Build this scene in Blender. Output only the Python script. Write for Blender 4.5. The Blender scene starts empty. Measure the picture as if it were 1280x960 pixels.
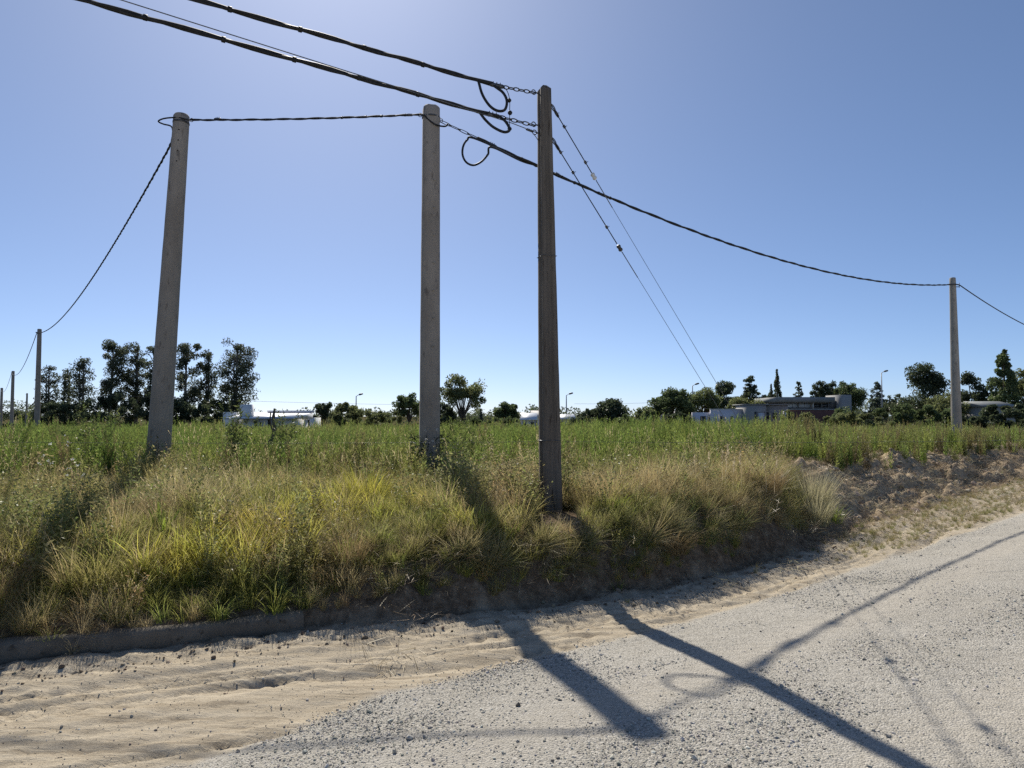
import bpy, math, random
import numpy as np
from mathutils import Vector

scene = bpy.context.scene
COL = scene.collection
R = math.radians

# ------------------------------------------------------------------ camera
F_PX, PITCH, EYE = 900.0, math.atan(40 / 900), 1.6
cam_d = bpy.data.cameras.new("camera")
cam_d.sensor_width = 36.0
cam_d.lens = 36.0 * F_PX / 1280.0
cam_d.clip_start = 0.05
cam_d.clip_end = 8000
cam = bpy.data.objects.new("camera", cam_d)
cam.location = (0, 0, EYE)
cam.rotation_euler = (math.pi / 2 + PITCH, 0, 0)
COL.objects.link(cam)
scene.camera = cam

# ------------------------------------------------------------------ sky and sun
SUN_AZ, SUN_EL = -15.2, 40.8          # degrees from +Y (negative = left), elevation
world = bpy.data.worlds.new("World")
scene.world = world
world.use_nodes = True
wn, wl = world.node_tree.nodes, world.node_tree.links
bg = wn["Background"]
sky = wn.new("ShaderNodeTexSky")
sky.sky_type = 'NISHITA'
sky.sun_disc = False
sky.sun_elevation = R(SUN_EL)
sky.sun_rotation = R(SUN_AZ)
sky.altitude = 0
sky.air_density = 0.5
sky.dust_density = 0.42
sky.ozone_density = 8.0
gm = wn.new("ShaderNodeGamma")
gm.inputs[1].default_value = 0.78
wl.new(sky.outputs[0], gm.inputs[0])
wl.new(gm.outputs[0], bg.inputs[0])
bg.inputs[1].default_value = 0.148
sun_d = bpy.data.lights.new("sun", 'SUN')
sun_d.energy = 5.0
sun_d.angle = R(0.53)
sun_d.color = (1.0, 0.94, 0.84)
sun = bpy.data.objects.new("sun", sun_d)
sdir = Vector((math.sin(R(SUN_AZ)) * math.cos(R(SUN_EL)), math.cos(R(SUN_AZ)) * math.cos(R(SUN_EL)), math.sin(R(SUN_EL))))
sun.rotation_euler = sdir.to_track_quat('Z', 'Y').to_euler()
sun.location = sdir * 50
COL.objects.link(sun)
vs = scene.view_settings
vs.view_transform = 'Standard'
vs.look = 'None'
vs.exposure = 0.28
vs.gamma = 1.0
vs.use_curve_mapping = False
scene.render.engine = 'CYCLES'
cy = scene.cycles
cy.max_bounces = 6
cy.diffuse_bounces = 3
cy.glossy_bounces = 2
cy.transmission_bounces = 4
cy.transparent_max_bounces = 6
cy.use_denoising = False
cy.caustics_reflective = False
cy.caustics_refractive = False

# ------------------------------------------------------------------ helpers
def at(px, py, d):
    """point at forward distance d (metres along +Y) seen at photo pixel px, py (planning aid)"""
    c, s = math.cos(PITCH), math.sin(PITCH)
    a, b = (px - 640) / F_PX, (480 - py) / F_PX
    v = Vector((a, c - b * s, s + b * c))
    return v * (d / v.y) + Vector((0, 0, EYE))

def _hash(ix, iy, seed):
    h = (ix.astype(np.int64) * 374761393 + iy.astype(np.int64) * 668265263 + seed * 982451653) & 0xFFFFFFFF
    h = ((h ^ (h >> 13)) * 1274126177) & 0xFFFFFFFF
    h = h ^ (h >> 16)
    return (h & 0xFFFFFF) / float(0xFFFFFF)

def vnoise(x, y, seed=0):
    x = np.asarray(x, float); y = np.asarray(y, float)
    ix, iy = np.floor(x), np.floor(y)
    fx, fy = x - ix, y - iy
    fx = fx * fx * (3 - 2 * fx); fy = fy * fy * (3 - 2 * fy)
    a = _hash(ix, iy, seed); b = _hash(ix + 1, iy, seed)
    c = _hash(ix, iy + 1, seed); d = _hash(ix + 1, iy + 1, seed)
    return (a * (1 - fx) + b * fx) * (1 - fy) + (c * (1 - fx) + d * fx) * fy * 1.0

def fbm(x, y, seed=0, octv=4):
    s, amp, tot = 0, 1.0, 0
    for k in range(octv):
        s = s + amp * vnoise(x * 2 ** k + 17.3 * k, y * 2 ** k - 9.1 * k, seed + k)
        tot += amp; amp *= 0.5
    return s / tot - 0.5            # about -0.5 .. 0.5

def smooth(a, b, x):
    t = np.clip((x - a) / (b - a), 0, 1)
    return t * t * (3 - 2 * t)

def mesh_from(name, verts, faces):
    """verts (n,3) array, faces list of index tuples or an (m,k) array"""
    me = bpy.data.meshes.new(name)
    verts = np.asarray(verts, np.float32)
    me.vertices.add(len(verts)); me.vertices.foreach_set("co", verts.ravel())
    if isinstance(faces, np.ndarray):
        m, k = faces.shape
        starts = np.arange(m, dtype=np.int32) * k; idx = faces.astype(np.int32).ravel(); n = m
    else:
        ln = np.array([len(f) for f in faces], np.int32)
        starts = np.concatenate([[0], np.cumsum(ln)[:-1]]).astype(np.int32)
        idx = np.array([i for f in faces for i in f], np.int32); n = len(faces)
    me.loops.add(len(idx)); me.loops.foreach_set("vertex_index", idx)
    me.polygons.add(n); me.polygons.foreach_set("loop_start", starts)
    me.update(calc_edges=True); me.validate()
    return me

def set_col(me, name, arr):
    a = me.attributes.new(name, 'FLOAT_COLOR', 'POINT')
    arr = np.asarray(arr, np.float32)
    if arr.shape[1] == 3:
        arr = np.concatenate([arr, np.ones((len(arr), 1), np.float32)], 1)
    a.data.foreach_set("color", arr.ravel())

def link(name, me, mat=None, parent=None, loc=None, smooth_shade=False):
    o = bpy.data.objects.new(name, me)
    COL.objects.link(o)
    if mat is not None and me is not None:
        me.materials.clear(); me.materials.append(mat)
    if smooth_shade:
        me.polygons.foreach_set("use_smooth", np.ones(len(me.polygons), bool))
    if parent is not None: o.parent = parent
    if loc is not None: o.location = loc
    return o

def tag(o, label=None, cat=None, group=None, kind=None):
    for k, v in (("label", label), ("category", cat), ("group", group), ("kind", kind)):
        if v: o[k] = v
    return o

def empty(name, loc, label, cat, group=None, rz=0):
    o = bpy.data.objects.new(name, None)
    COL.objects.link(o); o.location = loc; o.rotation_euler = (0, 0, rz)
    o.empty_display_size = 0.2
    return tag(o, label, cat, group)

class MB:
    """collects geometry for one mesh"""
    def __init__(s): s.v, s.f = [], []
    def add(s, vs_, fs):
        n = len(s.v); s.v += [tuple(p) for p in vs_]; s.f += [tuple(i + n for i in q) for q in fs]
    def box(s, x0, x1, y0, y1, z0, z1):
        s.add([(x0,y0,z0),(x1,y0,z0),(x1,y1,z0),(x0,y1,z0),(x0,y0,z1),(x1,y0,z1),(x1,y1,z1),(x0,y1,z1)],
              [(0,3,2,1),(4,5,6,7),(0,1,5,4),(1,2,6,5),(2,3,7,6),(3,0,4,7)])
    def bevbox(s, x0, x1, y0, y1, z0, z1, b):
        """box with its upright and top edges chamfered"""
        def ring(i, z): return [(x0+i,y0,z),(x1-i,y0,z),(x1,y0+i,z),(x1,y1-i,z),(x1-i,y1,z),(x0+i,y1,z),(x0,y1-i,z),(x0,y0+i,z)]
        def inner(z): return [(x0+b+b*.3,y0+b,z),(x1-b-b*.3,y0+b,z),(x1-b,y0+b+b*.3,z),(x1-b,y1-b-b*.3,z),(x1-b-b*.3,y1-b,z),(x0+b+b*.3,y1-b,z),(x0+b,y1-b-b*.3,z),(x0+b,y0+b+b*.3,z)]
        vs_ = ring(b, z0) + ring(b, z1 - b) + inner(z1)
        fs = [tuple(range(7, -1, -1)), tuple(range(16, 24))]
        for r in range(2):
            for i in range(8):
                j = (i + 1) % 8
                fs.append((r*8+i, r*8+j, r*8+8+j, r*8+8+i))
        s.add(vs_, fs)
    def tube(s, pts, rad, n=6, cap=True):
        pts = [Vector(p) for p in pts]
        rads = rad if hasattr(rad, '__len__') else [rad] * len(pts)
        base = len(s.v); u = None
        for i, p in enumerate(pts):
            t = (pts[min(i + 1, len(pts) - 1)] - pts[max(i - 1, 0)])
            if t.length < 1e-9: t = Vector((0, 0, 1))
            t.normalize()
            if u is None:
                u = t.orthogonal().normalized()
            else:
                u = (u - t * u.dot(t))
                u = u.normalized() if u.length > 1e-6 else t.orthogonal().normalized()
            w = t.cross(u)
            for k in range(n):
                a = 2 * math.pi * k / n
                s.v.append(tuple(p + (u * math.cos(a) + w * math.sin(a)) * rads[i]))
        for i in range(len(pts) - 1):
            for k in range(n):
                k2 = (k + 1) % n
                s.f.append((base+i*n+k, base+i*n+k2, base+(i+1)*n+k2, base+(i+1)*n+k))
        if cap:
            s.f.append(tuple(base + k for k in range(n - 1, -1, -1)))
            e = base + (len(pts) - 1) * n
            s.f.append(tuple(e + k for k in range(n)))
    def build(s, name, mat, parent=None, loc=None, smooth_shade=False):
        return link(name, mesh_from(name, np.array(s.v), s.f), mat, parent, loc, smooth_shade)

def spline(pts, n=8):
    """Catmull-Rom through pts"""
    P = [Vector(p) for p in pts]; P = [P[0] * 2 - P[1]] + P + [P[-1] * 2 - P[-2]]
    out = []
    for i in range(1, len(P) - 2):
        a, b, c, d = P[i-1], P[i], P[i+1], P[i+2]
        for k in range(n):
            t = k / n
            out.append(0.5 * ((2*b) + (c-a)*t + (2*a-5*b+4*c-d)*t*t + (3*b-a-3*c+d)*t**3))
    out.append(P[-2]); return out

def sag_line(a, b, sag, n=40):
    a, b = Vector(a), Vector(b)
    return [a.lerp(b, k / n) - Vector((0, 0, 4 * sag * (k / n) * (1 - k / n))) for k in range(n + 1)]

# ------------------------------------------------------------------ materials
def new_mat(name):
    m = bpy.data.materials.new(name); m.use_nodes = True
    nt = m.node_tree
    return m, nt.nodes, nt.links, nt.nodes["Principled BSDF"]

def rgba(c): return (c[0], c[1], c[2], 1.0)

def speckled(name, c1, c2, rough=0.8, scale=8.0, bump=0.3, detail=6.0, stretch=(1,1,1), bump_scale=60.0, spec=0.3, metal=0.0, dark=None):
    m, n, l, b = new_mat(name)
    tc = n.new("ShaderNodeTexCoord"); mp = n.new("ShaderNodeMapping")
    mp.inputs["Scale"].default_value = stretch
    l.new(tc.outputs["Object"], mp.inputs[0])
    nz = n.new("ShaderNodeTexNoise"); nz.inputs["Scale"].default_value = scale; nz.inputs["Detail"].default_value = detail
    nz.inputs["Roughness"].default_value = 0.65
    l.new(mp.outputs[0], nz.inputs["Vector"])
    cr = n.new("ShaderNodeValToRGB")
    cr.color_ramp.elements[0].position = 0.32; cr.color_ramp.elements[0].color = rgba(c1)
    cr.color_ramp.elements[1].position = 0.68; cr.color_ramp.elements[1].color = rgba(c2)
    l.new(nz.outputs[0], cr.inputs[0])
    col = cr.outputs[0]
    if dark:
        n2 = n.new("ShaderNodeTexNoise"); n2.inputs["Scale"].default_value = scale * 5; n2.inputs["Detail"].default_value = 3
        l.new(mp.outputs[0], n2.inputs["Vector"])
        r2 = n.new("ShaderNodeValToRGB"); r2.color_ramp.elements[0].position = 0.60; r2.color_ramp.elements[1].position = 0.72
        l.new(n2.outputs[0], r2.inputs[0])
        mx = n.new("ShaderNodeMix"); mx.data_type = 'RGBA'
        l.new(r2.outputs[0], mx.inputs[0]); l.new(col, mx.inputs[6]); mx.inputs[7].default_value = rgba(dark)
        col = mx.outputs[2]
    l.new(col, b.inputs["Base Color"])
    b.inputs["Roughness"].default_value = rough
    b.inputs["Specular IOR Level"].default_value = spec
    b.inputs["Metallic"].default_value = metal
    if bump:
        nb = n.new("ShaderNodeTexNoise"); nb.inputs["Scale"].default_value = bump_scale; nb.inputs["Detail"].default_value = 4
        l.new(mp.outputs[0], nb.inputs["Vector"])
        bp = n.new("ShaderNodeBump"); bp.inputs["Strength"].default_value = bump; bp.inputs["Distance"].default_value = 0.01
        l.new(nb.outputs[0], bp.inputs["Height"]); l.new(bp.outputs[0], b.inputs["Normal"])
    return m

def foliage(name, tint=None, tip=(0.30, 0.24, 0.12), tip_amt=0.25, trans=0.55, var=0.9, gloss=0.02):
    """leaf/blade material. 'bl' point colour: r = random per blade, g = position along the blade.
    With tint None the colour comes from the instance attribute 'tint'."""
    m = bpy.data.materials.new(name); m.use_nodes = True
    nt = m.node_tree; n, l = nt.nodes, nt.links
    n.clear()
    out = n.new("ShaderNodeOutputMaterial")
    at_ = n.new("ShaderNodeAttribute"); at_.attribute_name = "bl"
    sep = n.new("ShaderNodeSeparateColor"); l.new(at_.outputs["Color"], sep.inputs[0])
    if tint is None:
        ti = n.new("ShaderNodeAttribute"); ti.attribute_type = 'INSTANCER'; ti.attribute_name = "tint"
        base = ti.outputs["Color"]
    else:
        ti = n.new("ShaderNodeRGB"); ti.outputs[0].default_value = rgba(tint); base = ti.outputs[0]
    mr = n.new("ShaderNodeMapRange"); mr.inputs[3].default_value = 1 - var * 0.5; mr.inputs[4].default_value = 1 + var * 0.6
    l.new(sep.outputs[0], mr.inputs[0])
    vm = n.new("ShaderNodeVectorMath"); vm.operation = 'SCALE'
    l.new(base, vm.inputs[0]); l.new(mr.outputs[0], vm.inputs["Scale"])
    # some blades are dry
    dr = n.new("ShaderNodeMapRange"); dr.inputs[1].default_value = 0.70; dr.inputs[2].default_value = 1.0
    dr.inputs[3].default_value = 0.0; dr.inputs[4].default_value = tip_amt * 1.6
    l.new(sep.outputs[2], dr.inputs[0])
    tp = n.new("ShaderNodeMath"); tp.operation = 'MULTIPLY_ADD'; tp.inputs[1].default_value = tip_amt
    l.new(sep.outputs[1], tp.inputs[0]); l.new(dr.outputs[0], tp.inputs[2]); tp.use_clamp = True
    mx = n.new("ShaderNodeMix"); mx.data_type = 'RGBA'
    l.new(tp.outputs[0], mx.inputs[0]); l.new(vm.outputs[0], mx.inputs[6]); mx.inputs[7].default_value = rgba(tip)
    col = mx.outputs[2]
    df = n.new("ShaderNodeBsdfDiffuse"); l.new(col, df.inputs[0])
    tr = n.new("ShaderNodeBsdfTranslucent"); l.new(col, tr.inputs[0])
    ms = n.new("ShaderNodeMixShader"); ms.inputs[0].default_value = trans
    l.new(df.outputs[0], ms.inputs[1]); l.new(tr.outputs[0], ms.inputs[2])
    gl = n.new("ShaderNodeBsdfGlossy"); gl.inputs["Roughness"].default_value = 0.38
    gl.inputs[0].default_value = (0.9, 0.9, 0.85, 1)
    m2 = n.new("ShaderNodeMixShader"); m2.inputs[0].default_value = gloss
    l.new(ms.outputs[0], m2.inputs[1]); l.new(gl.outputs[0], m2.inputs[2])
    l.new(m2.outputs[0], out.inputs[0])
    return m

# ------------------------------------------------------------------ terrain
TOE = np.array([(-60,-19.5),(-26,-4.4),(-9,3.0),(-3.62,5.17),(-1.65,6.02),(-1.04,6.15),(0,6.65),(1.47,7.44),(2.5,8.26),
                (3.71,9.36),(5.38,11.35),(9.0,15.1),(14.0,19.8),(20,25),(62,60),(300,262)], float)
GRV = np.array([(-60,-26.5),(-20,-7.0),(-5.0,1.2),(-1.67,3.75),(-0.82,4.69),(1.06,6.05),(3.0,7.59),(5.8,10.1),(9.55,13.5),(17,19.6),(62,58),(300,260)], float)

def poly_dist(P, x, y):
    """signed distance to polyline P (positive on the left-hand = field side) and length along it"""
    best = np.full(x.shape, 1e18); sg = np.zeros(x.shape); al = np.zeros(x.shape); acc = 0.0
    for (ax, ay), (bx, by) in zip(P[:-1], P[1:]):
        dx, dy = bx - ax, by - ay; L2 = dx*dx + dy*dy; L = math.sqrt(L2)
        t = np.clip(((x - ax) * dx + (y - ay) * dy) / L2, 0, 1)
        ex, ey = x - (ax + t*dx), y - (ay + t*dy)
        d2 = ex*ex + ey*ey; c = dx * (y - ay) - dy * (x - ax)
        m = d2 < best
        best = np.where(m, d2, best); sg = np.where(m, np.sign(c), sg); al = np.where(m, acc + t*L, al)
        acc += L
    return np.sqrt(best) * sg, al

def bank_shape(x):
    """width and height of the bank above the toe, by position along x"""
    w = np.interp(x, [-8, -2.2, -1.2, -0.3, 0.6, 2.0, 3.3, 4.6, 6.0, 9, 14, 30], [2.4, 2.2, 1.3, .75, .60, .70, .95, 1.5, 2.1, 2.3, 2.3, 2.4])
    h = np.interp(x, [-8, -2.2, -1.2, -0.3, 0.6, 2.0, 3.3, 4.6, 6.0, 9, 14, 30], [.62, .62, .61, .60, .62, .68, .74, .76, .74, .72, .72, .72])
    return w, h

def terrain(x, y, fine=True):
    x = np.asarray(x, float); y = np.asarray(y, float)
    s, al = poly_dist(TOE, x, y)
    g, ag = poly_dist(GRV, x, y)
    wob = 0.16 * fbm(al * 1.1, al * 0 + 3.0, 5, 3) + 0.05 * fbm(al * 6, al * 0, 8, 2)
    kerb_zone = smooth(-1.2, -1.6, x)
    sw = s + wob * (1 - kerb_zone)
    w, h = bank_shape(x)
    # the bank
    t = np.clip(sw / w, 0, 1)
    steep = 1 - (1 - t) ** 1.8
    ramp = t * t * (3 - 2 * t)
    k = smooth(2.8, 5.0, x)
    z = h * (steep * (1 - k) + ramp * k)
    z = np.where((kerb_zone > .5) & (s <= .075), 0.0, z)
    z = np.where((kerb_zone > .5) & (s > .075), 0.085 + (h - .085) * np.clip((s - .1) / w, 0, 1) ** 0.8, z)
    # the road falls from its crown to the verge, the verge rises a little to the toe
    q = np.clip(-g, 0, None)
    base = np.where(g < 0, -.19 + .30 * (1 - np.exp(-q / 2.0)), -.19 + .04 * g / (g + np.clip(-s, 0, None) + 1e-6))
    z = z + np.where(s > 0, -.15, base)
    field = smooth(0, 1, sw / np.maximum(w, .1))
    far = np.hypot(x, y)
    z = z + field * (0.07 * np.clip(sw - w, 0, 3) / 3 - 0.018 * np.clip(far - 26, 0, 75))
    if fine:
        near = smooth(60, 25, far)
        # ruts and scrapes that follow the verge
        rut = fbm(s * 5.5, al * 0.45, 21, 4)
        rut2 = fbm(s * 17 + 0.6 * fbm(al * .8, al * 0, 3, 2), al * 1.2, 31, 3)
        ridge = np.abs(fbm(s * 3.2 + fbm(al * .5, s, 9, 2), al * 0.30, 41, 3))
        vz = smooth(-0.25, 0.15, g) * smooth(0.25, -0.1, sw)
        z = z + near * vz * (0.026 * rut + 0.034 * rut2 - 0.10 * np.exp(-(ridge / .018) ** 2) * .32 + .020 * fbm(x * 11, y * 11, 44, 3) + .016 * fbm(s * 34, al * 2.2, 45, 2))
        for off, wd in ((.62, .11), (1.05, .10)):               # tyre prints along the verge
            c_ = -off - .10 * np.sin(al * .35 + off * 9); m_ = np.exp(-((s - c_) / wd) ** 4) * vz
            z = z + near * m_ * (-.020 + .016 * np.sin(al * 2 * math.pi / .17 + np.abs(s - c_) * 26) * smooth(-.25, .15, fbm(al * .7, al * 0 + off, 43, 2)))
        crumb = smooth(-0.75, -0.15, sw) * smooth(0.35, 0.0, sw)
        z = z + near * crumb * 0.085 * fbm(x * 9, y * 9, 51, 4)
        # gravel road
        rd = smooth(0.25, -0.1, g)
        z = z + near * rd * (0.020 * fbm(x * .9, y * .9, 61, 3) + 0.012 * fbm(x * 14, y * 14, 62, 3) + 0.018 * fbm(g * 2.4, ag * .25, 63, 3))
        # shallow windrow of gravel along the edge
        z = z + near * 0.022 * np.exp(-((g + .12) / .14) ** 2) * (0.6 + fbm(ag * 2, ag * 0, 64, 3))
        # crumbly face of the bank
        face = smooth(0.0, .12, sw) * smooth(w * 1.25 + .1, w * .7, sw) * (1 - kerb_zone)
        z = z + near * face * 0.12 * fbm(x * 5, y * 5, 71, 4)
        # ploughed-up heap on the far right of the bank
        hp = smooth(4.2, 5.6, x) * smooth(-.25, .3, sw) * smooth(w * 1.1 + .2, w * .75, sw) * smooth(30, 22, x)
        lump = np.abs(fbm(sw * 2.0 + .6 * fbm(x, y, 77, 3), al * .55, 72, 4)) * 2
        lump2 = fbm(x * 3.4, y * 3.4, 73, 4)
        z = z + near * hp * (0.60 * (lump - .18) + 0.27 * lump2 + .07 * fbm(x * 11, y * 11, 74, 3))
        # uneven soil under the vegetation
        z = z + near * smooth(0, 1.0, sw) * (0.14 * fbm(x * .8, y * .8, 81, 4))
    return z

def axis(segs):
    out = []
    for a, b, st in segs:
        n = max(1, int(round((b - a) / st))); out += list(np.linspace(a, b, n, endpoint=False))
    out.append(segs[-1][1]); return np.array(out)
def grow(start, end, first, f):
    out, p, st = [], start, first
    while p < end:
        st *= f; p += st; out.append(p)
    return np.array(out)
gx = axis([(-9, -4.6, .11), (-4.6, 6.2, .032), (6.2, 16, .062), (16, 24, .13)])
gx = np.concatenate([-grow(9, 3000, .12, 1.22)[::-1], gx, grow(24, 3000, .15, 1.22)])
gy = axis([(-3, 2.6, .25), (2.6, 9.6, .032), (9.6, 20, .062), (20, 32, .2)])
gy = np.concatenate([-grow(3, 600, .3, 1.3)[::-1], gy, grow(32, 4000, .25, 1.18)])
GX, GY = np.meshgrid(gx, gy)
GZ = terrain(GX, GY)
S_, A_ = poly_dist(TOE, GX, GY)
G_, _a = poly_dist(GRV, GX, GY)
edge_noise = 0.22 * fbm(GX * 1.6, GY * 1.6, 91, 4) + 0.10 * fbm(GX * 12, GY * 12, 95, 3)
gravel_m = smooth(0.06, -0.10, G_ + edge_noise)
soil_m = smooth(-0.20, 0.10, S_ + 0.25 * fbm(GX * 4, GY * 4, 92, 3))
turf_m = smooth(0.55, 1.4, S_ - bank_shape(GX)[0] * .55 + 0.6 * fbm(GX * 1.5, GY * 1.5, 93, 3))
track = np.exp(-((G_ + 1.05 + .12 * np.sin(_a * .3)) / .26) ** 2) + np.exp(-((G_ + 2.55 + .15 * np.sin(_a * .27 + 1)) / .30) ** 2) + .8 * np.exp(-((G_ + 4.1) / .4) ** 2)
track = np.clip(track * (.55 + 1.2 * (fbm(GX * 1.2, GY * 1.2, 97, 3) + .25)), 0, 1)
heap = smooth(4.2, 5.6, GX) * smooth(-.3, .4, S_) * smooth(bank_shape(GX)[0] * 1.2 + .8, bank_shape(GX)[0], S_)

def ground_material():
    m, n, l, b = new_mat("ground_surface")
    a = n.new("ShaderNodeAttribute"); a.attribute_name = "zones"
    sp = n.new("ShaderNodeSeparateColor"); l.new(a.outputs["Color"], sp.inputs[0])
    tc = n.new("ShaderNodeTexCoord")
    def noise(scale, detail=4, rough=.6, vec=None):
        t = n.new("ShaderNodeTexNoise"); t.inputs["Scale"].default_value = scale; t.inputs["Detail"].default_value = detail
        t.inputs["Roughness"].default_value = rough
        l.new(vec or tc.outputs["Object"], t.inputs["Vector"]); return t.outputs[0]
    def ramp(src, stops):
        r = n.new("ShaderNodeValToRGB"); e = r.color_ramp.elements
        while len(e) < len(stops): e.new(0.5)
        for k, (p, c) in enumerate(stops): e[k].position = p; e[k].color = rgba(c)
        l.new(src, r.inputs[0]); return r.outputs[0]
    def mix(f, x, y):
        k = n.new("ShaderNodeMix"); k.data_type = 'RGBA'
        if isinstance(f, float): k.inputs[0].default_value = f
        else: l.new(f, k.inputs[0])
        l.new(x, k.inputs[6]); l.new(y, k.inputs[7]); return k.outputs[2]
    dirt = ramp(noise(2.2, 8, .65), [(.30, (.330, .275, .200)), (.5, (.460, .395, .295)), (.72, (.550, .480, .370))])
    dirt2 = ramp(noise(45, 5, .7), [(.30, (.24, .20, .150)), (.62, (.49, .43, .335))])
    dirt = mix(.45, dirt, dirt2)
    mp = n.new("ShaderNodeMapping"); mp.inputs["Rotation"].default_value = (0, 0, R(-27)); mp.inputs["Scale"].default_value = (1.1, 15, 1)
    l.new(tc.outputs["Object"], mp.inputs[0])
    streak_h = noise(1.0, 7, .72, mp.outputs[0])
    streak = ramp(streak_h, [(.36, (.18, .138, .092)), (.45, (.40, .335, .24)), (.62, (.56, .49, .375))])
    dirt = mix(.5, dirt, streak)
    grav = ramp(noise(1.1, 6, .6), [(.30, (.370, .345, .295)), (.55, (.450, .425, .375)), (.75, (.51, .485, .43))])
    vo = n.new("ShaderNodeTexVoronoi"); vo.inputs["Scale"].default_value = 95; l.new(tc.outputs["Object"], vo.inputs["Vector"])
    sc_ = n.new("ShaderNodeSeparateColor"); l.new(vo.outputs["Color"], sc_.inputs[0])
    chips = ramp(sc_.outputs[0], [(.05, (.14, .13, .11)), (.25, (.36, .335, .28)), (.75, (.47, .44, .38)), (.97, (.62, .59, .53))])
    grav = mix(.55, grav, chips)
    soil = ramp(noise(11, 8, .8), [(.34, (.060, .042, .028)), (.52, (.170, .125, .085)), (.68, (.31, .24, .165))])
    turf = ramp(noise(5, 6, .7), [(.32, (.060, .055, .025)), (.55, (.105, .090, .045)), (.75, (.16, .135, .07))])
    straw = ramp(noise(9, 7, .75), [(.34, (.190, .145, .095)), (.52, (.380, .300, .205)), (.72, (.50, .41, .29))])
    al = n.new("ShaderNodeAttribute"); al.attribute_name = "heap"
    sh = n.new("ShaderNodeSeparateColor"); l.new(al.outputs["Color"], sh.inputs[0])
    fines = ramp(noise(18, 6, .7), [(.30, (.37, .335, .275)), (.70, (.55, .51, .44))])
    tk = n.new("ShaderNodeMath"); tk.operation = 'MULTIPLY'; tk.inputs[1].default_value = .65; l.new(sh.outputs[1], tk.inputs[0])
    grav = mix(tk.outputs[0], grav, fines)
    c = mix(sp.outputs[0], dirt, grav)
    c = mix(sp.outputs[1], c, soil)
    c = mix(sp.outputs[2], c, turf)
    c = mix(sh.outputs[0], c, straw)
    l.new(c, b.inputs["Base Color"])
    b.inputs["Roughness"].default_value = .95; b.inputs["Specular IOR Level"].default_value = .0
    b1 = n.new("ShaderNodeBump"); b1.inputs["Strength"].default_value = .8; b1.inputs["Distance"].default_value = .012
    ad = n.new("ShaderNodeMath"); ad.operation = 'ADD'
    sk = n.new("ShaderNodeMath"); sk.operation = 'MULTIPLY_ADD'; sk.inputs[1].default_value = 1.6; l.new(streak_h, sk.inputs[0]); l.new(noise(60, 6, .75), sk.inputs[2])
    l.new(sk.outputs[0], ad.inputs[0])
    mu = n.new("ShaderNodeMath"); mu.operation = 'MULTIPLY'; l.new(vo.outputs["Distance"], mu.inputs[0]); l.new(sp.outputs[0], mu.inputs[1])
    m3 = n.new("ShaderNodeMath"); m3.operation = 'MULTIPLY'; m3.inputs[1].default_value = -.9; l.new(mu.outputs[0], m3.inputs[0])
    l.new(m3.outputs[0], ad.inputs[1])
    l.new(ad.outputs[0], b1.inputs["Height"]); l.new(b1.outputs[0], b.inputs["Normal"])
    return m
M_GROUND = ground_material()
ny, nx = GX.shape
allv = np.stack([GX, GY, GZ], -1).reshape(-1, 3)
zones = np.stack([gravel_m, soil_m, turf_m], -1).reshape(-1, 3)
heapc = np.stack([heap, track, heap], -1).reshape(-1, 3)
ii = (np.arange(ny - 1)[:, None] * nx + np.arange(nx - 1)[None, :]).ravel()
quads = np.stack([ii, ii + 1, ii + nx + 1, ii + nx], -1)
fg = G_.ravel()[quads].mean(1); fs_ = S_.ravel()[quads].mean(1)
def sheet(name, sel):
    q = quads[sel]; used, inv = np.unique(q, return_inverse=True)
    me = mesh_from(name, allv[used], inv.reshape(q.shape))
    set_col(me, "zones", zones[used]); set_col(me, "heap", heapc[used])
    return tag(link(name, me, M_GROUND, smooth_shade=True), kind="structure")
sheet("gravel_road", fg < 0)
sheet("dirt_verge", (fg >= 0) & (fs_ < 0))
sheet("field_ground", (fg >= 0) & (fs_ >= 0))

def gz(x, y):
    return float(terrain(np.array([x]), np.array([y]))[0])

# concrete kerb along the corner, low and rounded, running out into the bank
def build_kerb():
    pts = [(-14.0, 0.84), (-9, 3.02), (-3.62, 5.19), (-2.4, 5.71), (-1.95, 5.905), (-1.72, 6.02)]
    P = spline([(x, y, 0) for x, y in pts], 60)
    prof = [(-.02, -.06), (-.012, .06), (-.002, .098), (.018, .117), (.05, .123), (.10, .125), (.135, .115), (.14, -.06)]
    vs_, fs = [], []
    n = len(prof)
    for i, p in enumerate(P):
        t = (P[min(i+1, len(P)-1)] - P[max(i-1, 0)]).normalized(); nrm = Vector((-t.y, t.x, 0))
        dip = -0.012 * smooth(-3.4, -1.5, p.x) + .005 * math.sin(p.x * 3.1)
        for a, b in prof:
            nz_ = float(fbm(np.array([p.x * 5 + a * 20]), np.array([b * 18 + 3.0]), 88, 3)[0]); q = p + nrm * (a + .012 * math.sin(p.x * 1.3) + .030 * nz_); vs_.append((q.x, q.y, b*1.12 + dip - .155 + (.035 * nz_ if b > .05 else 0)))
    for i in range(len(P) - 1):
        for k in range(n):
            k2 = (k + 1) % n
            fs.append((i*n+k2, i*n+k, (i+1)*n+k, (i+1)*n+k2))
    fs.append(tuple(range(n))); e = (len(P) - 1) * n; fs.append(tuple(e + k for k in range(n - 1, -1, -1)))
    m = speckled("kerb_concrete", (.10, .084, .064), (.19, .162, .125), .95, 4, .8, 8, dark=(.075, .062, .046))
    o = link("kerb", mesh_from("kerb", np.array(vs_), fs), m, smooth_shade=True)
    tag(o, kind="structure")
build_kerb()

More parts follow.
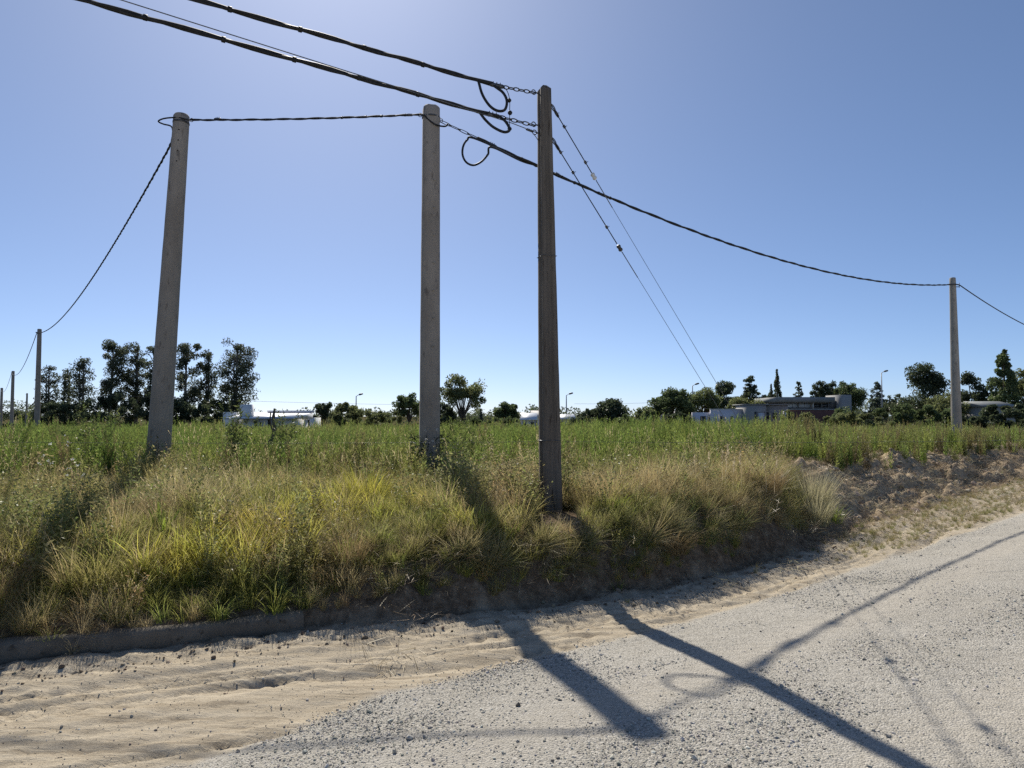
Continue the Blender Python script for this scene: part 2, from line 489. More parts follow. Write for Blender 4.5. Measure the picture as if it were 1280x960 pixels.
# ------------------------------------------------------------------ utility poles
M_CONC = speckled("pole_concrete", (.25, .212, .175), (.38, .328, .275), .88, 3.0, .5, 8, (1, 1, .35), 70, dark=(.185, .155, .13))
M_CONC_PALE = speckled("pole_concrete_pale", (.28, .25, .21), (.40, .37, .32), .88, 3.0, .4, 8, (1, 1, .35), 70, dark=(.20, .17, .14))
M_CONC_BROWN = speckled("pole_concrete_brown", (.108, .090, .072), (.185, .158, .130), .88, 2.6, .5, 8, (2.5, 2.5, .3), 70, dark=(.06, .045, .033))
M_IRON = speckled("galvanised_iron", (.07, .07, .072), (.16, .16, .165), .6, 30, .2, 3, metal=.8)
M_RUBBER = speckled("cable_sheath", (.012, .012, .013), (.03, .03, .032), .62, 20, .1, 3, spec=.3)
M_HOLE = speckled("hole_dark", (.02, .018, .016), (.04, .035, .03), .95, 20, 0)
M_WIRE = speckled("steel_wire", (.10, .10, .10), (.22, .22, .22), .4, 30, 0, 2, metal=.7)

def pole_shaft(profile_fn, z0, z1, lean, n_rings=26, seed=1, cap_z=.03, cap_s=.85, wobble=.0015):
    """loft of a cross-section (list of xy) from z0 to z1; lean = (dx,dy) per metre"""
    rnd = random.Random(seed); vs_, fs = [], []
    zs = [z0 + (z1 - z0) * k / n_rings for k in range(n_rings + 1)]
    n = None
    for z in zs:
        pr = profile_fn((z - 0) / max(z1, .1)); n = len(pr)
        for a, b in pr: vs_.append((a + lean[0]*z + rnd.uniform(-wobble, wobble), b + lean[1]*z + rnd.uniform(-wobble, wobble), z))
    pr = profile_fn(1.0)
    for a, b in pr: vs_.append((a*cap_s + lean[0]*z1, b*cap_s + lean[1]*z1, z1 + cap_z))
    for i in range(n_rings + 1):
        for k in range(n):
            k2 = (k + 1) % n; fs.append((i*n+k, i*n+k2, (i+1)*n+k2, (i+1)*n+k))
    e = (n_rings + 1) * n
    vs_.append((lean[0]*z1, lean[1]*z1, z1 + cap_z + .01)); c = len(vs_) - 1
    for k in range(n): fs.append((e+k, e+(k+1) % n, c))
    return mesh_from("shaft", np.array(vs_), fs)

def round_prof(r0, r1, sides, rot=0.0, flat=1.0):
    def f(t):
        r = r0 + (r1 - r0) * t
        return [(r*math.cos(rot + 2*math.pi*k/sides), r*flat*math.sin(rot + 2*math.pi*k/sides)) for k in range(sides)]
    return f
def bevel_prof(h0, h1, b, rot):
    def f(t):
        h = h0 + (h1 - h0) * t; c = h * b
        p = [(-h+c,-h),(h-c,-h),(h,-h+c),(h,h-c),(h-c,h),(-h+c,h),(-h,h-c),(-h,-h+c)]
        cs, sn = math.cos(rot), math.sin(rot)
        return [(x*cs-y*sn, x*sn+y*cs) for x, y in p]
    return f
def channel_prof(hw0, hw1, hd0, hd1, rot):
    """rectangular section with a shallow groove down the middle of every face"""
    def f(t):
        w = hw0 + (hw1-hw0)*t; d = hd0 + (hd1-hd0)*t; g = .016; q = .38
        p = [(-w,-d),(-w*q,-d),(-w*q*.8,-d+g),(w*q*.8,-d+g),(w*q,-d),(w,-d),
             (w,-d*q),(w-g,-d*q*.8),(w-g,d*q*.8),(w,d*q),(w,d),(w*q,d),(w*q*.8,d-g),(-w*q*.8,d-g),(-w*q,d),(-w,d),
             (-w,d*q),(-w+g,d*q*.8),(-w+g,-d*q*.8),(-w,-d*q)]
        cs, sn = math.cos(rot), math.sin(rot)
        return [(x*cs-y*sn, x*sn+y*cs) for x, y in p]
    return f

def band(name, parent, r, z, lean, mat=M_IRON, h=.03, sides=16):
    b = MB()
    b.tube([(lean[0]*z, lean[1]*z, z), (lean[0]*(z+h), lean[1]*(z+h), z+h)], r, sides)
    return b.build(name, mat, parent)

def eyebolt(name, parent, p, d, mat=M_IRON, ring=.028):
    """short bolt leaving the pole at p along d, ending in a ring"""
    p, d = Vector(p), Vector(d).normalized(); b = MB()
    e = p + d * .07
    b.tube([p - d*.05, e], .009, 8)
    b.tube([p - d*.003, p + d*.010], .022, 6)
    u = d; w = d.cross(Vector((0, 0, 1))).normalized(); v = w.cross(d)
    c = e + d * ring
    b.tube([c + (u*math.cos(a) + v*math.sin(a)) * ring for a in [2*math.pi*k/14 for k in range(15)]], .006, 6, False)
    return b.build(name, mat, parent, smooth_shade=True)

# pole A: pale, leaning, round with a row of small step holes
pA = Vector((-5.60, 11.40, gz(-5.60, 11.40)))
hA = 6.42 - pA.z; leanA = (0.047, 0.0)
poleA = empty("utility_pole", pA, "leaning round concrete pole with small holes near its top, beside the eucalyptus trees", "utility pole", "concrete utility poles")
link("shaft", pole_shaft(round_prof(.182, .122, 24), -.5, hA, leanA, seed=3), M_CONC, poleA, smooth_shade=True)
for k in range(4):
    z = hA - .26 - .17 * k; b = MB(); r = .122 + .06 * (1 - z / hA)
    b.tube([(leanA[0]*z + .03, -r + .02, z), (leanA[0]*z + .03, -r + .001, z)], .011, 8)
    b.build("step_hole", M_HOLE, poleA)
band("steel_band", poleA, .128, hA - .12, leanA)
# pole B: stout with chamfered corners
pB = Vector((-1.239, 10.84, gz(-1.239, 10.84)))
hB = 6.30 - pB.z; leanB = (0.0, 0.0)
poleB = empty("utility_pole", pB, "stout grey chamfered concrete pole with weeds climbing round its foot", "utility pole", "concrete utility poles")
link("shaft", pole_shaft(bevel_prof(.150, .124, .42, R(14)), -.5, hB, leanB, seed=4, cap_z=.035, cap_s=.8), M_CONC, poleB)
band("steel_band", poleB, .142, hB - .15, leanB, h=.02)
for k in range(9):
    z = hB - .3 - .42 * k; b = MB(); b.tube([(.060, -.10, z), (.072, -.128 - .004*k, z)], .009, 8)
    b.build("bolt_hole", M_CONC_PALE, poleB)
# pole C: brown rectangular grooved
pC = Vector((0.455, 8.50, gz(0.455, 8.50)))
hC = 5.52 - pC.z; leanC = (-0.0135, 0.0)
poleC = empty("utility_pole", pC, "narrow brown grooved concrete pole at the edge of the cut bank, taking the guy wires", "utility pole", "concrete utility poles")
link("shaft", pole_shaft(channel_prof(.108, .064, .105, .068, R(18)), -.6, hC, leanC, seed=5, cap_z=.05, cap_s=.35), M_CONC_BROWN, poleC)
def tie(parent, z, half, lean, rot):
    b = MB(); cs, sn = math.cos(rot), math.sin(rot); h = half
    ring = [(-h,-h),(h,-h),(h,h),(-h,h),(-h,-h)]
    b.tube([(x*cs-y*sn + lean[0]*z, x*sn+y*cs + lean[1]*z, z + .006*math.sin(3*i)) for i, (x, y) in enumerate(ring)], .0035, 5)
    return b.build("wire_tie", M_WIRE, parent)
tie(poleC, 3.0, .092, leanC, R(18)); tie(poleC, .82, .108, leanC, R(18))
# pole D: pale, further along the road on the right
pD = Vector((15.72, 25.5, gz(15.72, 25.5)))
hD = 6.5 - pD.z; leanD = (0.0, 0.0)
poleD = empty("utility_pole", pD, "pale concrete pole standing behind the heap of dry cuttings, dark creeper at its foot", "utility pole", "concrete utility poles")
link("shaft", pole_shaft(bevel_prof(.155, .088, .42, R(20)), -.4, hD, leanD, seed=6), M_CONC_PALE, poleD)
b = MB(); b.tube([(.06, 0, hD - .30), (.22, -.02, hD - .30)], .014, 6); b.tube([(.22, -.02, hD - .33), (.22, -.02, hD - .16)], .012, 6); b.build("side_bracket", M_IRON, poleD)
# far poles on the left-hand line
far_poles = [((-25.7, 39.0), 6.30, .15, .105, "dark concrete pole in the weeds, tallest of the row left of the eucalyptus trees"),
             ((-52.4, 75.5), 6.30, .18, .14, "slim concrete pole second in the row receding past the eucalyptus trees"),
             ((-85.8, 121.0), 6.3, .24, .19, "tiny far concrete pole at the picture's left edge, last of its row"),
             ((-79.5, 118.0), 5.3, .17, .13, "thin distant pole between the two smaller poles by the low dark bushes")]
for (x, y), top, r0, r1, lab in far_poles:
    z = gz(x, y); e = empty("utility_pole", (x, y, z), lab, "utility pole", "concrete utility poles")
    link("shaft", pole_shaft(round_prof(r0, r1, 10), -.3, top - z, (0, 0), seed=int(y), n_rings=8), M_CONC, e, smooth_shade=True)
    b = MB(); b.tube([(-.02, -r1, top - z - .18), (-.05, -r1 - .12, top - z - .18)], .03, 6); b.build("cable_hook", M_IRON, e)

# ------------------------------------------------------------------ overhead cables
def twisted(name, parent, pts, r, pitch, strands=2, n=5, sub=None, mat=M_RUBBER):
    """strands wound round the line pts, one mesh each"""
    P = [Vector(p) for p in pts]
    L = [0.0]
    for a, b_ in zip(P[:-1], P[1:]): L.append(L[-1] + (b_ - a).length)
    steps = int(L[-1] / (pitch / 7)); fine = []; j = 0
    for k in range(steps + 1):
        d = L[-1] * k / steps
        while j < len(L) - 2 and L[j+1] < d: j += 1
        t = (d - L[j]) / max(L[j+1] - L[j], 1e-9); fine.append((P[j].lerp(P[j+1], t), (P[j+1] - P[j]).normalized(), d))
    for s in range(strands):
        b = MB(); q = []
        for p, t, d in fine:
            u = t.cross(Vector((0, 0, 1))).normalized(); w = u.cross(t)
            a = 2 * math.pi * (d / pitch + s / strands) + .6 * math.sin(d * 1.9)
            q.append(p + (u * math.cos(a) + w * math.sin(a)) * r * .5)
        b.tube(q, r if s == 0 else r * .72, n)
        b.build("strand", mat, parent, smooth_shade=True)

def clamp(parent, p, d, L=.12, r=.024, mat=M_IRON):
    p, d = Vector(p), Vector(d).normalized(); b = MB()
    b.tube([p - d*L*.5, p - d*L*.35, p + d*L*.35, p + d*L*.5], [r*.6, r, r, r*.6], 8)
    for k in (-.22, 0, .22):
        q = p + d*L*k; b.tube([q + Vector((0,0,r*.6)), q + Vector((0,0,r*1.6))], r*.22, 6)
    return b.build("clamp", mat, parent)

def chain(parent, a, b_, name="link_chain", links=5):
    a, b_ = Vector(a), Vector(b_); d = (b_ - a).normalized(); L = (b_ - a).length / links
    m = MB(); u = d.cross(Vector((0, 0, 1))).normalized(); w = u.cross(d)
    for k in range(links):
        c = a.lerp(b_, (k + .5) / links); v = u if k % 2 else w
        m.tube([c + d*math.cos(t)*L*.62 + v*math.sin(t)*.02 for t in [2*math.pi*i/12 for i in range(13)]], .0065, 6, False)
    return m.build(name, M_IRON, parent, smooth_shade=True)

def wraps(parent, pts, every, r, rnd):
    """little wire ties and tag ends along a cable"""
    P = [Vector(p) for p in pts]; acc = 0
    for a, b_ in zip(P[:-1], P[1:]):
        acc += (b_ - a).length
        if acc > every:
            acc = rnd.uniform(-.3, .3) * every; d = (b_ - a).normalized()
            m = MB(); m.tube([a - d*.018, a + d*.018], r, 6)
            m.tube([a, a + Vector((rnd.uniform(-.02,.02), 0, .028))], .0035, 4); m.build("cable_tie", M_RUBBER, parent)

rnd = random.Random(5)
OFF = Vector((-24.0, -5.6, 0))
# cable 1 (upper) and 2 (lower): from off the frame to pole C
topA_end = at(622, 108, 8.32); topB_end = at(618, 143, 8.32)
def service_cable(label, endp, zfar, via, clamp_p, bolt_p, loop_pts, sag, seed):
    e = empty("overhead_cable", (0, 0, 0), label, "cable", "cables arriving at the brown pole")
    far = Vector((OFF.x, OFF.y, zfar))
    pts = sag_line(far, via, sag, 40)
    twisted("strand", e, pts + spline([via, endp, Vector(clamp_p).lerp(Vector(endp), .3)], 4)[1:], .0215, 1.1)
    wraps(e, pts[28:], .22, .030, random.Random(seed))
    d = (Vector(bolt_p) - Vector(endp))
    clamp(e, clamp_p, d, .19, .026)
    chain(e, Vector(clamp_p) + d.normalized() * .08, bolt_p, links=6)
    b = MB(); b.tube(spline(loop_pts, 8), .0165, 7); b.build("slack_loop", M_RUBBER, e, smooth_shade=True)
    return e
D3 = 8.5
cA = service_cable("thick twisted black cable, topmost, running from the sky to the brown pole's head",
    at(606, 103, 8.32), 6.02, at(596, 100, 8.29), at(621, 107, 8.36), at(668, 116, D3 - .02),
    [at(598,101,8.28), at(603,118,8.28), at(612,132,8.29), at(622,138.5,8.29), at(631,137,8.29), at(633.5,126,8.3), at(629,116,8.32), at(620,109,8.34), at(612,103,8.34)], .0, 2)
cB = service_cable("thick twisted black cable reaching the brown pole below the topmost one",
    at(604, 142, 8.32), 6.15, at(590, 137, 8.27), at(616, 144, 8.35), at(668, 157, D3 - .02),
    [at(600,141,8.28), at(607,150,8.28), at(617,159,8.29), at(630,165,8.29), at(637,162,8.3), at(632,152,8.31), at(624,146,8.33), at(612,142,8.34)], .0, 3)
e = empty("overhead_wire", (0, 0, 0), "thin bare wire slanting beside the lower thick cable to the brown pole", "wire", "cables arriving at the brown pole")
b = MB(); w1 = sag_line((OFF.x + .6, OFF.y - .1, 6.85), at(640, 154, 8.4), .03, 30); b.tube(w1 + [at(671, 166, D3 - .03)], .0055, 5); b.build("wire", M_WIRE, e)
clamp(e, at(662, 163, D3 - .06), at(671,166,D3) - at(650,158,D3-.1), .10, .014)
b = MB(); b.tube(spline([at(664,164,D3-.05), at(669,170,D3-.04), at(673,176,D3-.02)], 5), .0045, 5); b.build("tail_wire", M_WIRE, e)
# drop of thin wire with ball clips between the two slack loops
e = empty("jumper_wire", (0, 0, 0), "short dangling wire with two dark ball clips between the two slack loops", "wire")
b = MB(); jp = [at(628,107,8.36), at(634,114,8.35), at(637,125,8.34), at(637,140,8.34), at(637,155,8.34), at(637,162,8.33)]
b.tube(spline(jp, 6), .0045, 5); b.build("wire", M_RUBBER, e)
def ball(parent, p, r, name="ball_clip", sq=1.0, mat=M_RUBBER):
    m = MB(); p = Vector(p); ks = [-1, -.8, -.4, 0, .4, .8, 1]
    m.tube([p + Vector((0, 0, k*r*sq)) for k in ks], [r*max(.12, math.sqrt(max(0, 1-k*k))) for k in ks], 8); return m.build(name, mat, parent, smooth_shade=True)
ball(e, at(636.5, 125.5, 8.34), .026); ball(e, at(637.5, 141, 8.34), .028); ball(e, at(637, 161, 8.33), .026)
# eyebolts of pole C (parts of the pole)
def on_pole(pole, p): return Vector(p) - pole.location
dirc = Vector((-24.3, -14.1, 0)).normalized()
for px, py in ((674, 117), (674, 157), (675, 167)):
    eyebolt("eyebolt", poleC, on_pole(poleC, at(px, py, D3)) - dirc*.02, dirc)
# cable 3: pole A to pole B, with a turn of slack round pole A's head
e = empty("overhead_cable", (0, 0, 0), "black cable strung level between the leaning pole and the stout grey pole", "cable", "cables along the field")
q0, q1 = at(238, 150, 11.33), at(527, 143, 10.75)
lv = sag_line(q0, q1, .025, 30); twisted("strand", e, lv, .0145, .5)
wraps(e, lv[18:], .3, .019, rnd)
clamp(e, at(272, 149, 11.34), q1 - q0, .12, .022); clamp(e, at(512, 144, 10.74), q1 - q0, .10, .018)
b = MB(); b.tube(spline([at(236, 150, 11.3), at(222, 147, 11.29), at(206, 148, 11.32), at(198, 151.5, 11.4), at(204, 155, 11.46), at(214, 158, 11.5), at(216, 166, 11.5), at(214.5, 175, 11.5), at(213.5, 182, 11.5)], 8), .0125, 7)
b.build("slack_turn", M_RUBBER, e, smooth_shade=True)
b = MB(); b.tube(spline([at(524, 143, 10.73), at(530, 144, 10.71), at(536, 150, 10.71), at(545, 156, 10.72), at(556, 158, 10.74), at(560, 155, 10.77)], 8), .013, 7)
b.build("jumper", M_RUBBER, e, smooth_shade=True)
# cable 4: pole A away along the far row
hook = at(213.5, 181, 11.5)
prev = hook
labs = ["black cable sagging from the leaning pole down to the nearest pole of the far row", "thin cable sagging between the first and second poles of the far row", "faint cable between the last two poles of the far row at the picture's left edge"]
ends = [Vector((-25.72, 38.8, 6.08)), Vector((-52.43, 75.3, 6.1)), Vector((-85.85, 120.8, 6.08))]
for k, en in enumerate(ends):
    e = empty("overhead_cable", (0, 0, 0), labs[k], "cable", "cables along the field")
    sl = sag_line(prev, en, (.8, 1.0, 1.1)[k], 40)
    if k == 0:
        twisted("strand", e, sl, .0145, .4); clamp(e, hook - Vector((0, 0, .0)), sl[1] - sl[0], .11, .026, M_RUBBER)
    else:
        b = MB(); b.tube(sl, .019, 5); b.build("strand", M_RUBBER, e)
    prev = en
# cable 5: pole B behind pole C to pole D, and on to the right
e = empty("overhead_cable", (0, 0, 0), "long black cable sagging from stout grey pole past brown pole to pale pole", "cable", "cables along the field")
c0, c1 = at(556, 153, 10.89), Vector((15.76, 25.41, 6.28))
ln = sag_line(c0, c1, .78, 70)
twisted("strand", e, ln[2:], .021, 1.1)
wraps(e, ln[5:10] + ln[10:14], .28, .03, rnd)
dd = ln[4] - ln[1]
chain(e, at(551, 151.5, 10.85), ln[2], links=4); clamp(e, ln[3], dd, .17, .028); clamp(e, at(697, 219, 12.4), dd, .14, .03, M_RUBBER)
lp = [ln[6], ln[5] + Vector((-.02,0,-.03)), at(615,184,10.92), at(610,193,10.90), at(602,202,10.87), at(592,206.5,10.85), at(583,203,10.85), at(578.3,194,10.85), at(579,183,10.86), at(584,175,10.88), at(592,172.5,10.9), ln[4]]
b = MB(); b.tube(spline(lp, 8), .0165, 7); b.build("slack_loop", M_RUBBER, e, smooth_shade=True)
eyebolt("eyebolt", poleB, on_pole(poleB, at(548, 150.5, 10.83)) - Vector((.06, 0, 0)), (1, .05, 0))
eyebolt("eyebolt", poleB, on_pole(poleB, at(530, 144, 10.81)) + Vector((.04, 0, 0)), (-1, -.05, 0))
eyebolt("eyebolt", poleA, on_pole(poleA, at(232, 150, 11.38)), (1, 0, 0))
e = empty("overhead_cable", (0, 0, 0), "black cable dropping from the pale pole out of the picture on the right", "cable", "cables along the field")
b = MB(); b.tube(sag_line((15.97, 25.46, 6.24), (38, 44.5, 6.2), .95, 40), .021, 6); b.tube([c1, (15.85, 25.38, 6.255), (15.97, 25.46, 6.24)], .02, 6); b.build("strand", M_RUBBER, e)
# service wires far off behind the field
for lab, a, b_ in (("faint thin wire crossing the sky above the white flat-roofed house", (-64, 105, 4.85), (-18, 128, 3.6)),
                   ("faint thin wire between the distant street lamp and the round-crowned trees", (10.2, 118, 3.6), (34, 118, 4.4))):
    e = MB(); e.tube(sag_line(a, b_, .25, 16), .022, 4); tag(e.build("distant_wire", M_WIRE), lab, "wire")

# guy wires with egg insulators
M_GLAZE = speckled("insulator_glaze", (.55, .55, .53), (.72, .72, .70), .15, 10, 0, 2, spec=.7)
for lab, top, anchor_px, t_ins in (("upper guy wire slanting from the brown pole's head to the grass, pale egg insulator", at(689, 131, D3), (1008, 622), .142),
                            ("lower guy wire slanting from the brown pole to the grass, dark egg insulator", at(690, 173, D3), (984, 618), .250)):
    ap = at(anchor_px[0], anchor_px[1], 10.5); ap.z = gz(ap.x, ap.y) - .1
    e = empty("guy_wire", (ap.x, ap.y, ap.z), lab, "guy wire", "guy wires of the brown pole")
    rel = lambda p: Vector(p) - ap
    ip = top.lerp(ap, t_ins); d = (ap - top).normalized()
    b = MB(); b.tube([rel(top), rel(top.lerp(ip, .96))], .0062, 6); b.build("upper_wire", M_RUBBER, e)
    b = MB(); b.tube([rel(ip + d*.05), rel(ip + d*.45)], .0055, 6); b.tube([rel(ip + d*.45), rel(ap)], .003, 5); b.build("lower_wire", M_WIRE, e)
    for k in (.12, .3, .8):
        q = top.lerp(ip, k); m = MB(); m.tube([rel(q - d*.02), rel(q + d*.02)], .016, 6); m.tube([rel(q), rel(q + Vector((.035, 0, .01)))], .004, 4); m.build("wire_clip", M_IRON, e)
    m = MB(); u = d
    ks = [-1, -.85, -.45, -.12, .12, .45, .85, 1]; rr = [.018, .030, .036, .027, .027, .036, .030, .018]
    m.tube([rel(ip + d*.045*k) for k in ks], [q*.8 for q in rr], 12)
    m.build("egg_insulator", M_GLAZE if t_ins < .2 else speckled("insulator_brown", (.05, .042, .038), (.10, .09, .08), .5, 10, 0, 2, spec=.3), e, smooth_shade=True)
    chain(e, rel(top), rel(top + d*.16), "shackle", 2)

# fence wire tied to pole C, strung along the field edge
e = empty("fence_wire", (0, 0, 0), "thin wire strung level through the weeds past the foot of the brown pole", "wire")
z3 = 1.30
b = MB(); b.tube(sag_line((-8.5, 8.6, z3 + .02), (0.36, 8.45, z3), .03, 20), .0022, 4); b.tube(sag_line((0.56, 8.48, z3), (9.0, 9.9, z3 + .02), .04, 20), .0022, 4); b.build("wire", M_WIRE, e)

# ------------------------------------------------------------------ vegetation prototypes
class Blades:
    """flat blades, leaves and stalks with the 'bl' attribute (random, along, random2)"""
    def __init__(s, seed): s.v, s.f, s.c, s.r = [], [], [], random.Random(seed)
    def blade(s, base, az, length, lean0, lean1, width, seg=4, col=None, taper=True, t0=0.0):
        r = s.r; base = Vector(base); n0 = len(s.v); p = base.copy()
        side = Vector((-math.sin(az), math.cos(az), 0)); tw = r.uniform(-.7, .7)
        side = (side * math.cos(tw) + Vector((math.cos(az), math.sin(az), 0)) * math.sin(tw))
        c = col or (r.random(), r.random())
        for k in range(seg + 1):
            t = k / seg; w = width * (1 - t ** 1.6) * .5 if taper else width * .5 * (math.sin(math.pi * min(t * .92 + .06, 1)) ** .7)
            if k == seg and taper: s.v.append(tuple(p)); s.c.append((c[0], t0 + (1-t0)*t, c[1], 1))
            else:
                s.v.append(tuple(p - side*w)); s.v.append(tuple(p + side*w)); s.c += [(c[0], t0 + (1-t0)*t, c[1], 1)] * 2
            th = lean0 + (lean1 - lean0) * t
            p = p + Vector((math.cos(az)*math.sin(th), math.sin(az)*math.sin(th), math.cos(th))) * (length / seg)
        for k in range(seg):
            a = n0 + 2*k
            if k == seg - 1 and taper: s.f.append((a, a+1, a+2))
            else: s.f.append((a, a+1, a+3, a+2))
        return p
    def leaf(s, p, d, L, W, col=None, t=.5):
        """a pointed leaf: 2 triangles folded on the midrib"""
        r = s.r; p, d = Vector(p), Vector(d).normalized(); u = d.orthogonal().normalized()
        a = r.uniform(0, 6.28); u = (u*math.cos(a) + d.cross(u)*math.sin(a)); n0 = len(s.v); c = col or (r.random(), r.random())
        s.v += [tuple(p), tuple(p + d*L*.45 + u*W*.5), tuple(p + d*L), tuple(p + d*L*.45 - u*W*.5)]
        s.c += [(c[0], t, c[1], 1)] * 4; s.f.append((n0, n0+1, n0+2, n0+3))
    def mesh(s, name, mats, mat_idx=None):
        me = mesh_from(name, np.array(s.v), s.f); set_col(me, "bl", np.array(s.c))
        for m in mats: me.materials.append(m)
        return me

def tuft(seed, n=46, h=.5, rad=.07, lean=(0.05, .55), curl=(.3, 1.2), w=.006, hvar=.5, wind=.25):
    b = Blades(seed); r = b.r
    for k in range(n):
        az = r.uniform(0, 6.28); q = rad * math.sqrt(r.random()); a2 = az + r.uniform(-.6, .6)
        l0 = r.uniform(*lean); L = h * (1 - hvar + hvar * r.random())
        b.blade((q*math.cos(az), q*math.sin(az), -.02), a2, L, l0*.6, l0 + r.uniform(*curl), w*r.uniform(.6, 1.3))
    return b
def weed(seed, h=1.0, stems=5, nleaf=46):
    b = Blades(seed); r = b.r
    for k in range(stems):
        az = r.uniform(0, 6.28); q = r.uniform(0, .10); H = h * r.uniform(.68, 1.05); lean = r.uniform(-.02, .14)
        base = Vector((q*math.cos(az), q*math.sin(az), -.03))
        b.blade(base, az, H, lean, lean*1.6, .008, 3, (r.random()*.5, .5))
        for j in range(nleaf):
            t = .10 + .9 * (j + r.random()) / nleaf
            p = base + Vector((math.cos(az)*math.sin(lean*1.3), math.sin(az)*math.sin(lean*1.3), math.cos(lean))) * H * t
            a = r.uniform(0, 6.28); up = r.uniform(.7, 2.2)
            L = (.15 - .10 * t) * r.uniform(.7, 1.3)
            b.leaf(p, (math.cos(a), math.sin(a), up), L, L*.16 + .004, None, t*.6)
    return b
def seedgrass(seed, n=9, h=.75, rad=.08):
    b = Blades(seed); r = b.r
    for k in range(n):
        az = r.uniform(0, 6.28); q = rad * r.random(); l0 = r.uniform(.02, .32)
        e = b.blade((q*math.cos(az), q*math.sin(az), 0), az, h*r.uniform(.7, 1.1), l0*.5, l0*1.6, .0035, 4, (.7 + .3*r.random(), .9), t0=.5)
        d = Vector((math.cos(az)*math.sin(l0*1.9), math.sin(az)*math.sin(l0*1.9), math.cos(l0*1.9)))
        for j in range(7):
            b.leaf(e - d*.09 + d*.022*j, d + Vector((r.uniform(-.5,.5), r.uniform(-.5,.5), r.uniform(-.2,.4))), .035, .010, (.9, .95), 1.0)
    for k in range(14):
        az = r.uniform(0, 6.28); b.blade((rad*.6*math.cos(az), rad*.6*math.sin(az), 0), az, h*r.uniform(.3, .55), .1, r.uniform(.6, 1.5), .005)
    return b
def herb(seed, h=.45, stems=7, nleaf=26, lw=.016, ll=.045, spread=.5, fleck=0):
    b = Blades(seed); r = b.r
    for k in range(stems):
        az = r.uniform(0, 6.28); lean = r.uniform(.02, spread); H = h*r.uniform(.6, 1.05)
        base = Vector((r.uniform(-.06,.06), r.uniform(-.06,.06), -.02))
        end = b.blade(base, az, H, lean*.7, lean*1.3, .006, 3, (r.random()*.6, .95))
        for j in range(nleaf):
            t = .12 + .88 * (j + r.random()) / nleaf; p = base.lerp(end, t); a = r.uniform(0, 6.28)
            b.leaf(p + Vector((r.uniform(-.015,.015), r.uniform(-.015,.015), 0)), (math.cos(a), math.sin(a), r.uniform(-.3, 1.4)), ll*r.uniform(.6, 1.3), lw*r.uniform(.7, 1.3), None, t*.7)
        for j in range(fleck):
            a = r.uniform(0, 6.28); b.leaf(end + Vector((r.uniform(-.03,.03), r.uniform(-.03,.03), r.uniform(-.04,.02))), (math.cos(a), math.sin(a), .3), .016, .014, (1, 1), 1.0)
    return b
def litter(seed, n=34, rad=.22):
    b = Blades(seed); r = b.r
    for k in range(n):
        az = r.uniform(0, 6.28); q = rad*math.sqrt(r.random()); a2 = r.uniform(0, 6.28)
        b.blade((q*math.cos(az), q*math.sin(az), r.uniform(.0, .03)), a2, r.uniform(.05, .2), r.uniform(1.2, 1.6), r.uniform(1.3, 1.8), r.uniform(.003, .007), 3)
    return b
def stone(seed):
    import bmesh
    r = random.Random(seed); bm = bmesh.new(); bmesh.ops.create_icosphere(bm, subdivisions=1, radius=1.0)
    sx, sy, sz = r.uniform(.8, 1.3), r.uniform(.7, 1.1), r.uniform(.45, .8)
    for v in bm.verts:
        k = r.uniform(.72, 1.12); v.co = Vector((v.co.x*sx*k, v.co.y*sy*k, v.co.z*sz*k))
    me = bpy.data.meshes.new("stone"); bm.to_mesh(me); bm.free(); return me

def proto(me):
    return bpy.data.objects.new("proto_" + me.name, me)      # source geometry only, never linked

def scatter(name, label, cat, protos, P, rot, scl, tint, idx):
    """one 'stuff' object: points P carry geometry instances"""
    me = bpy.data.meshes.new(name); P = np.asarray(P, np.float32)
    me.vertices.add(len(P)); me.vertices.foreach_set("co", P.ravel())
    a = me.attributes.new("rot", 'FLOAT_VECTOR', 'POINT'); a.data.foreach_set("vector", np.asarray(rot, np.float32).ravel())
    a = me.attributes.new("scl", 'FLOAT_VECTOR', 'POINT'); a.data.foreach_set("vector", np.asarray(scl, np.float32).ravel())
    a = me.attributes.new("idx", 'INT', 'POINT'); a.data.foreach_set("value", np.asarray(idx, np.int32))
    set_col(me, "tint", tint)
    o = link(name, me); tag(o, label, cat, kind="stuff")
    ng = bpy.data.node_groups.new(name + "_nodes", 'GeometryNodeTree')
    ng.interface.new_socket("Geometry", in_out='INPUT', socket_type='NodeSocketGeometry')
    ng.interface.new_socket("Geometry", in_out='OUTPUT', socket_type='NodeSocketGeometry')
    n, l = ng.nodes, ng.links
    gi, go = n.new("NodeGroupInput"), n.new("NodeGroupOutput")
    iop = n.new("GeometryNodeInstanceOnPoints"); g2 = n.new("GeometryNodeGeometryToInstance")
    for p in reversed(protos):
        oi = n.new("GeometryNodeObjectInfo"); oi.inputs["Object"].default_value = p; oi.inputs["As Instance"].default_value = False
        l.new(oi.outputs["Geometry"], g2.inputs[0])
    def attr(nm, typ):
        q = n.new("GeometryNodeInputNamedAttribute"); q.data_type = typ; q.inputs["Name"].default_value = nm; return q.outputs["Attribute"]
    l.new(gi.outputs[0], iop.inputs["Points"]); l.new(g2.outputs[0], iop.inputs["Instance"])
    iop.inputs["Pick Instance"].default_value = True
    l.new(attr("idx", 'INT'), iop.inputs["Instance Index"])
    l.new(attr("rot", 'FLOAT_VECTOR'), iop.inputs["Rotation"]); l.new(attr("scl", 'FLOAT_VECTOR'), iop.inputs["Scale"])
    l.new(iop.outputs[0], go.inputs[0])
    md = o.modifiers.new("scatter", 'NODES'); md.node_group = ng
    return o

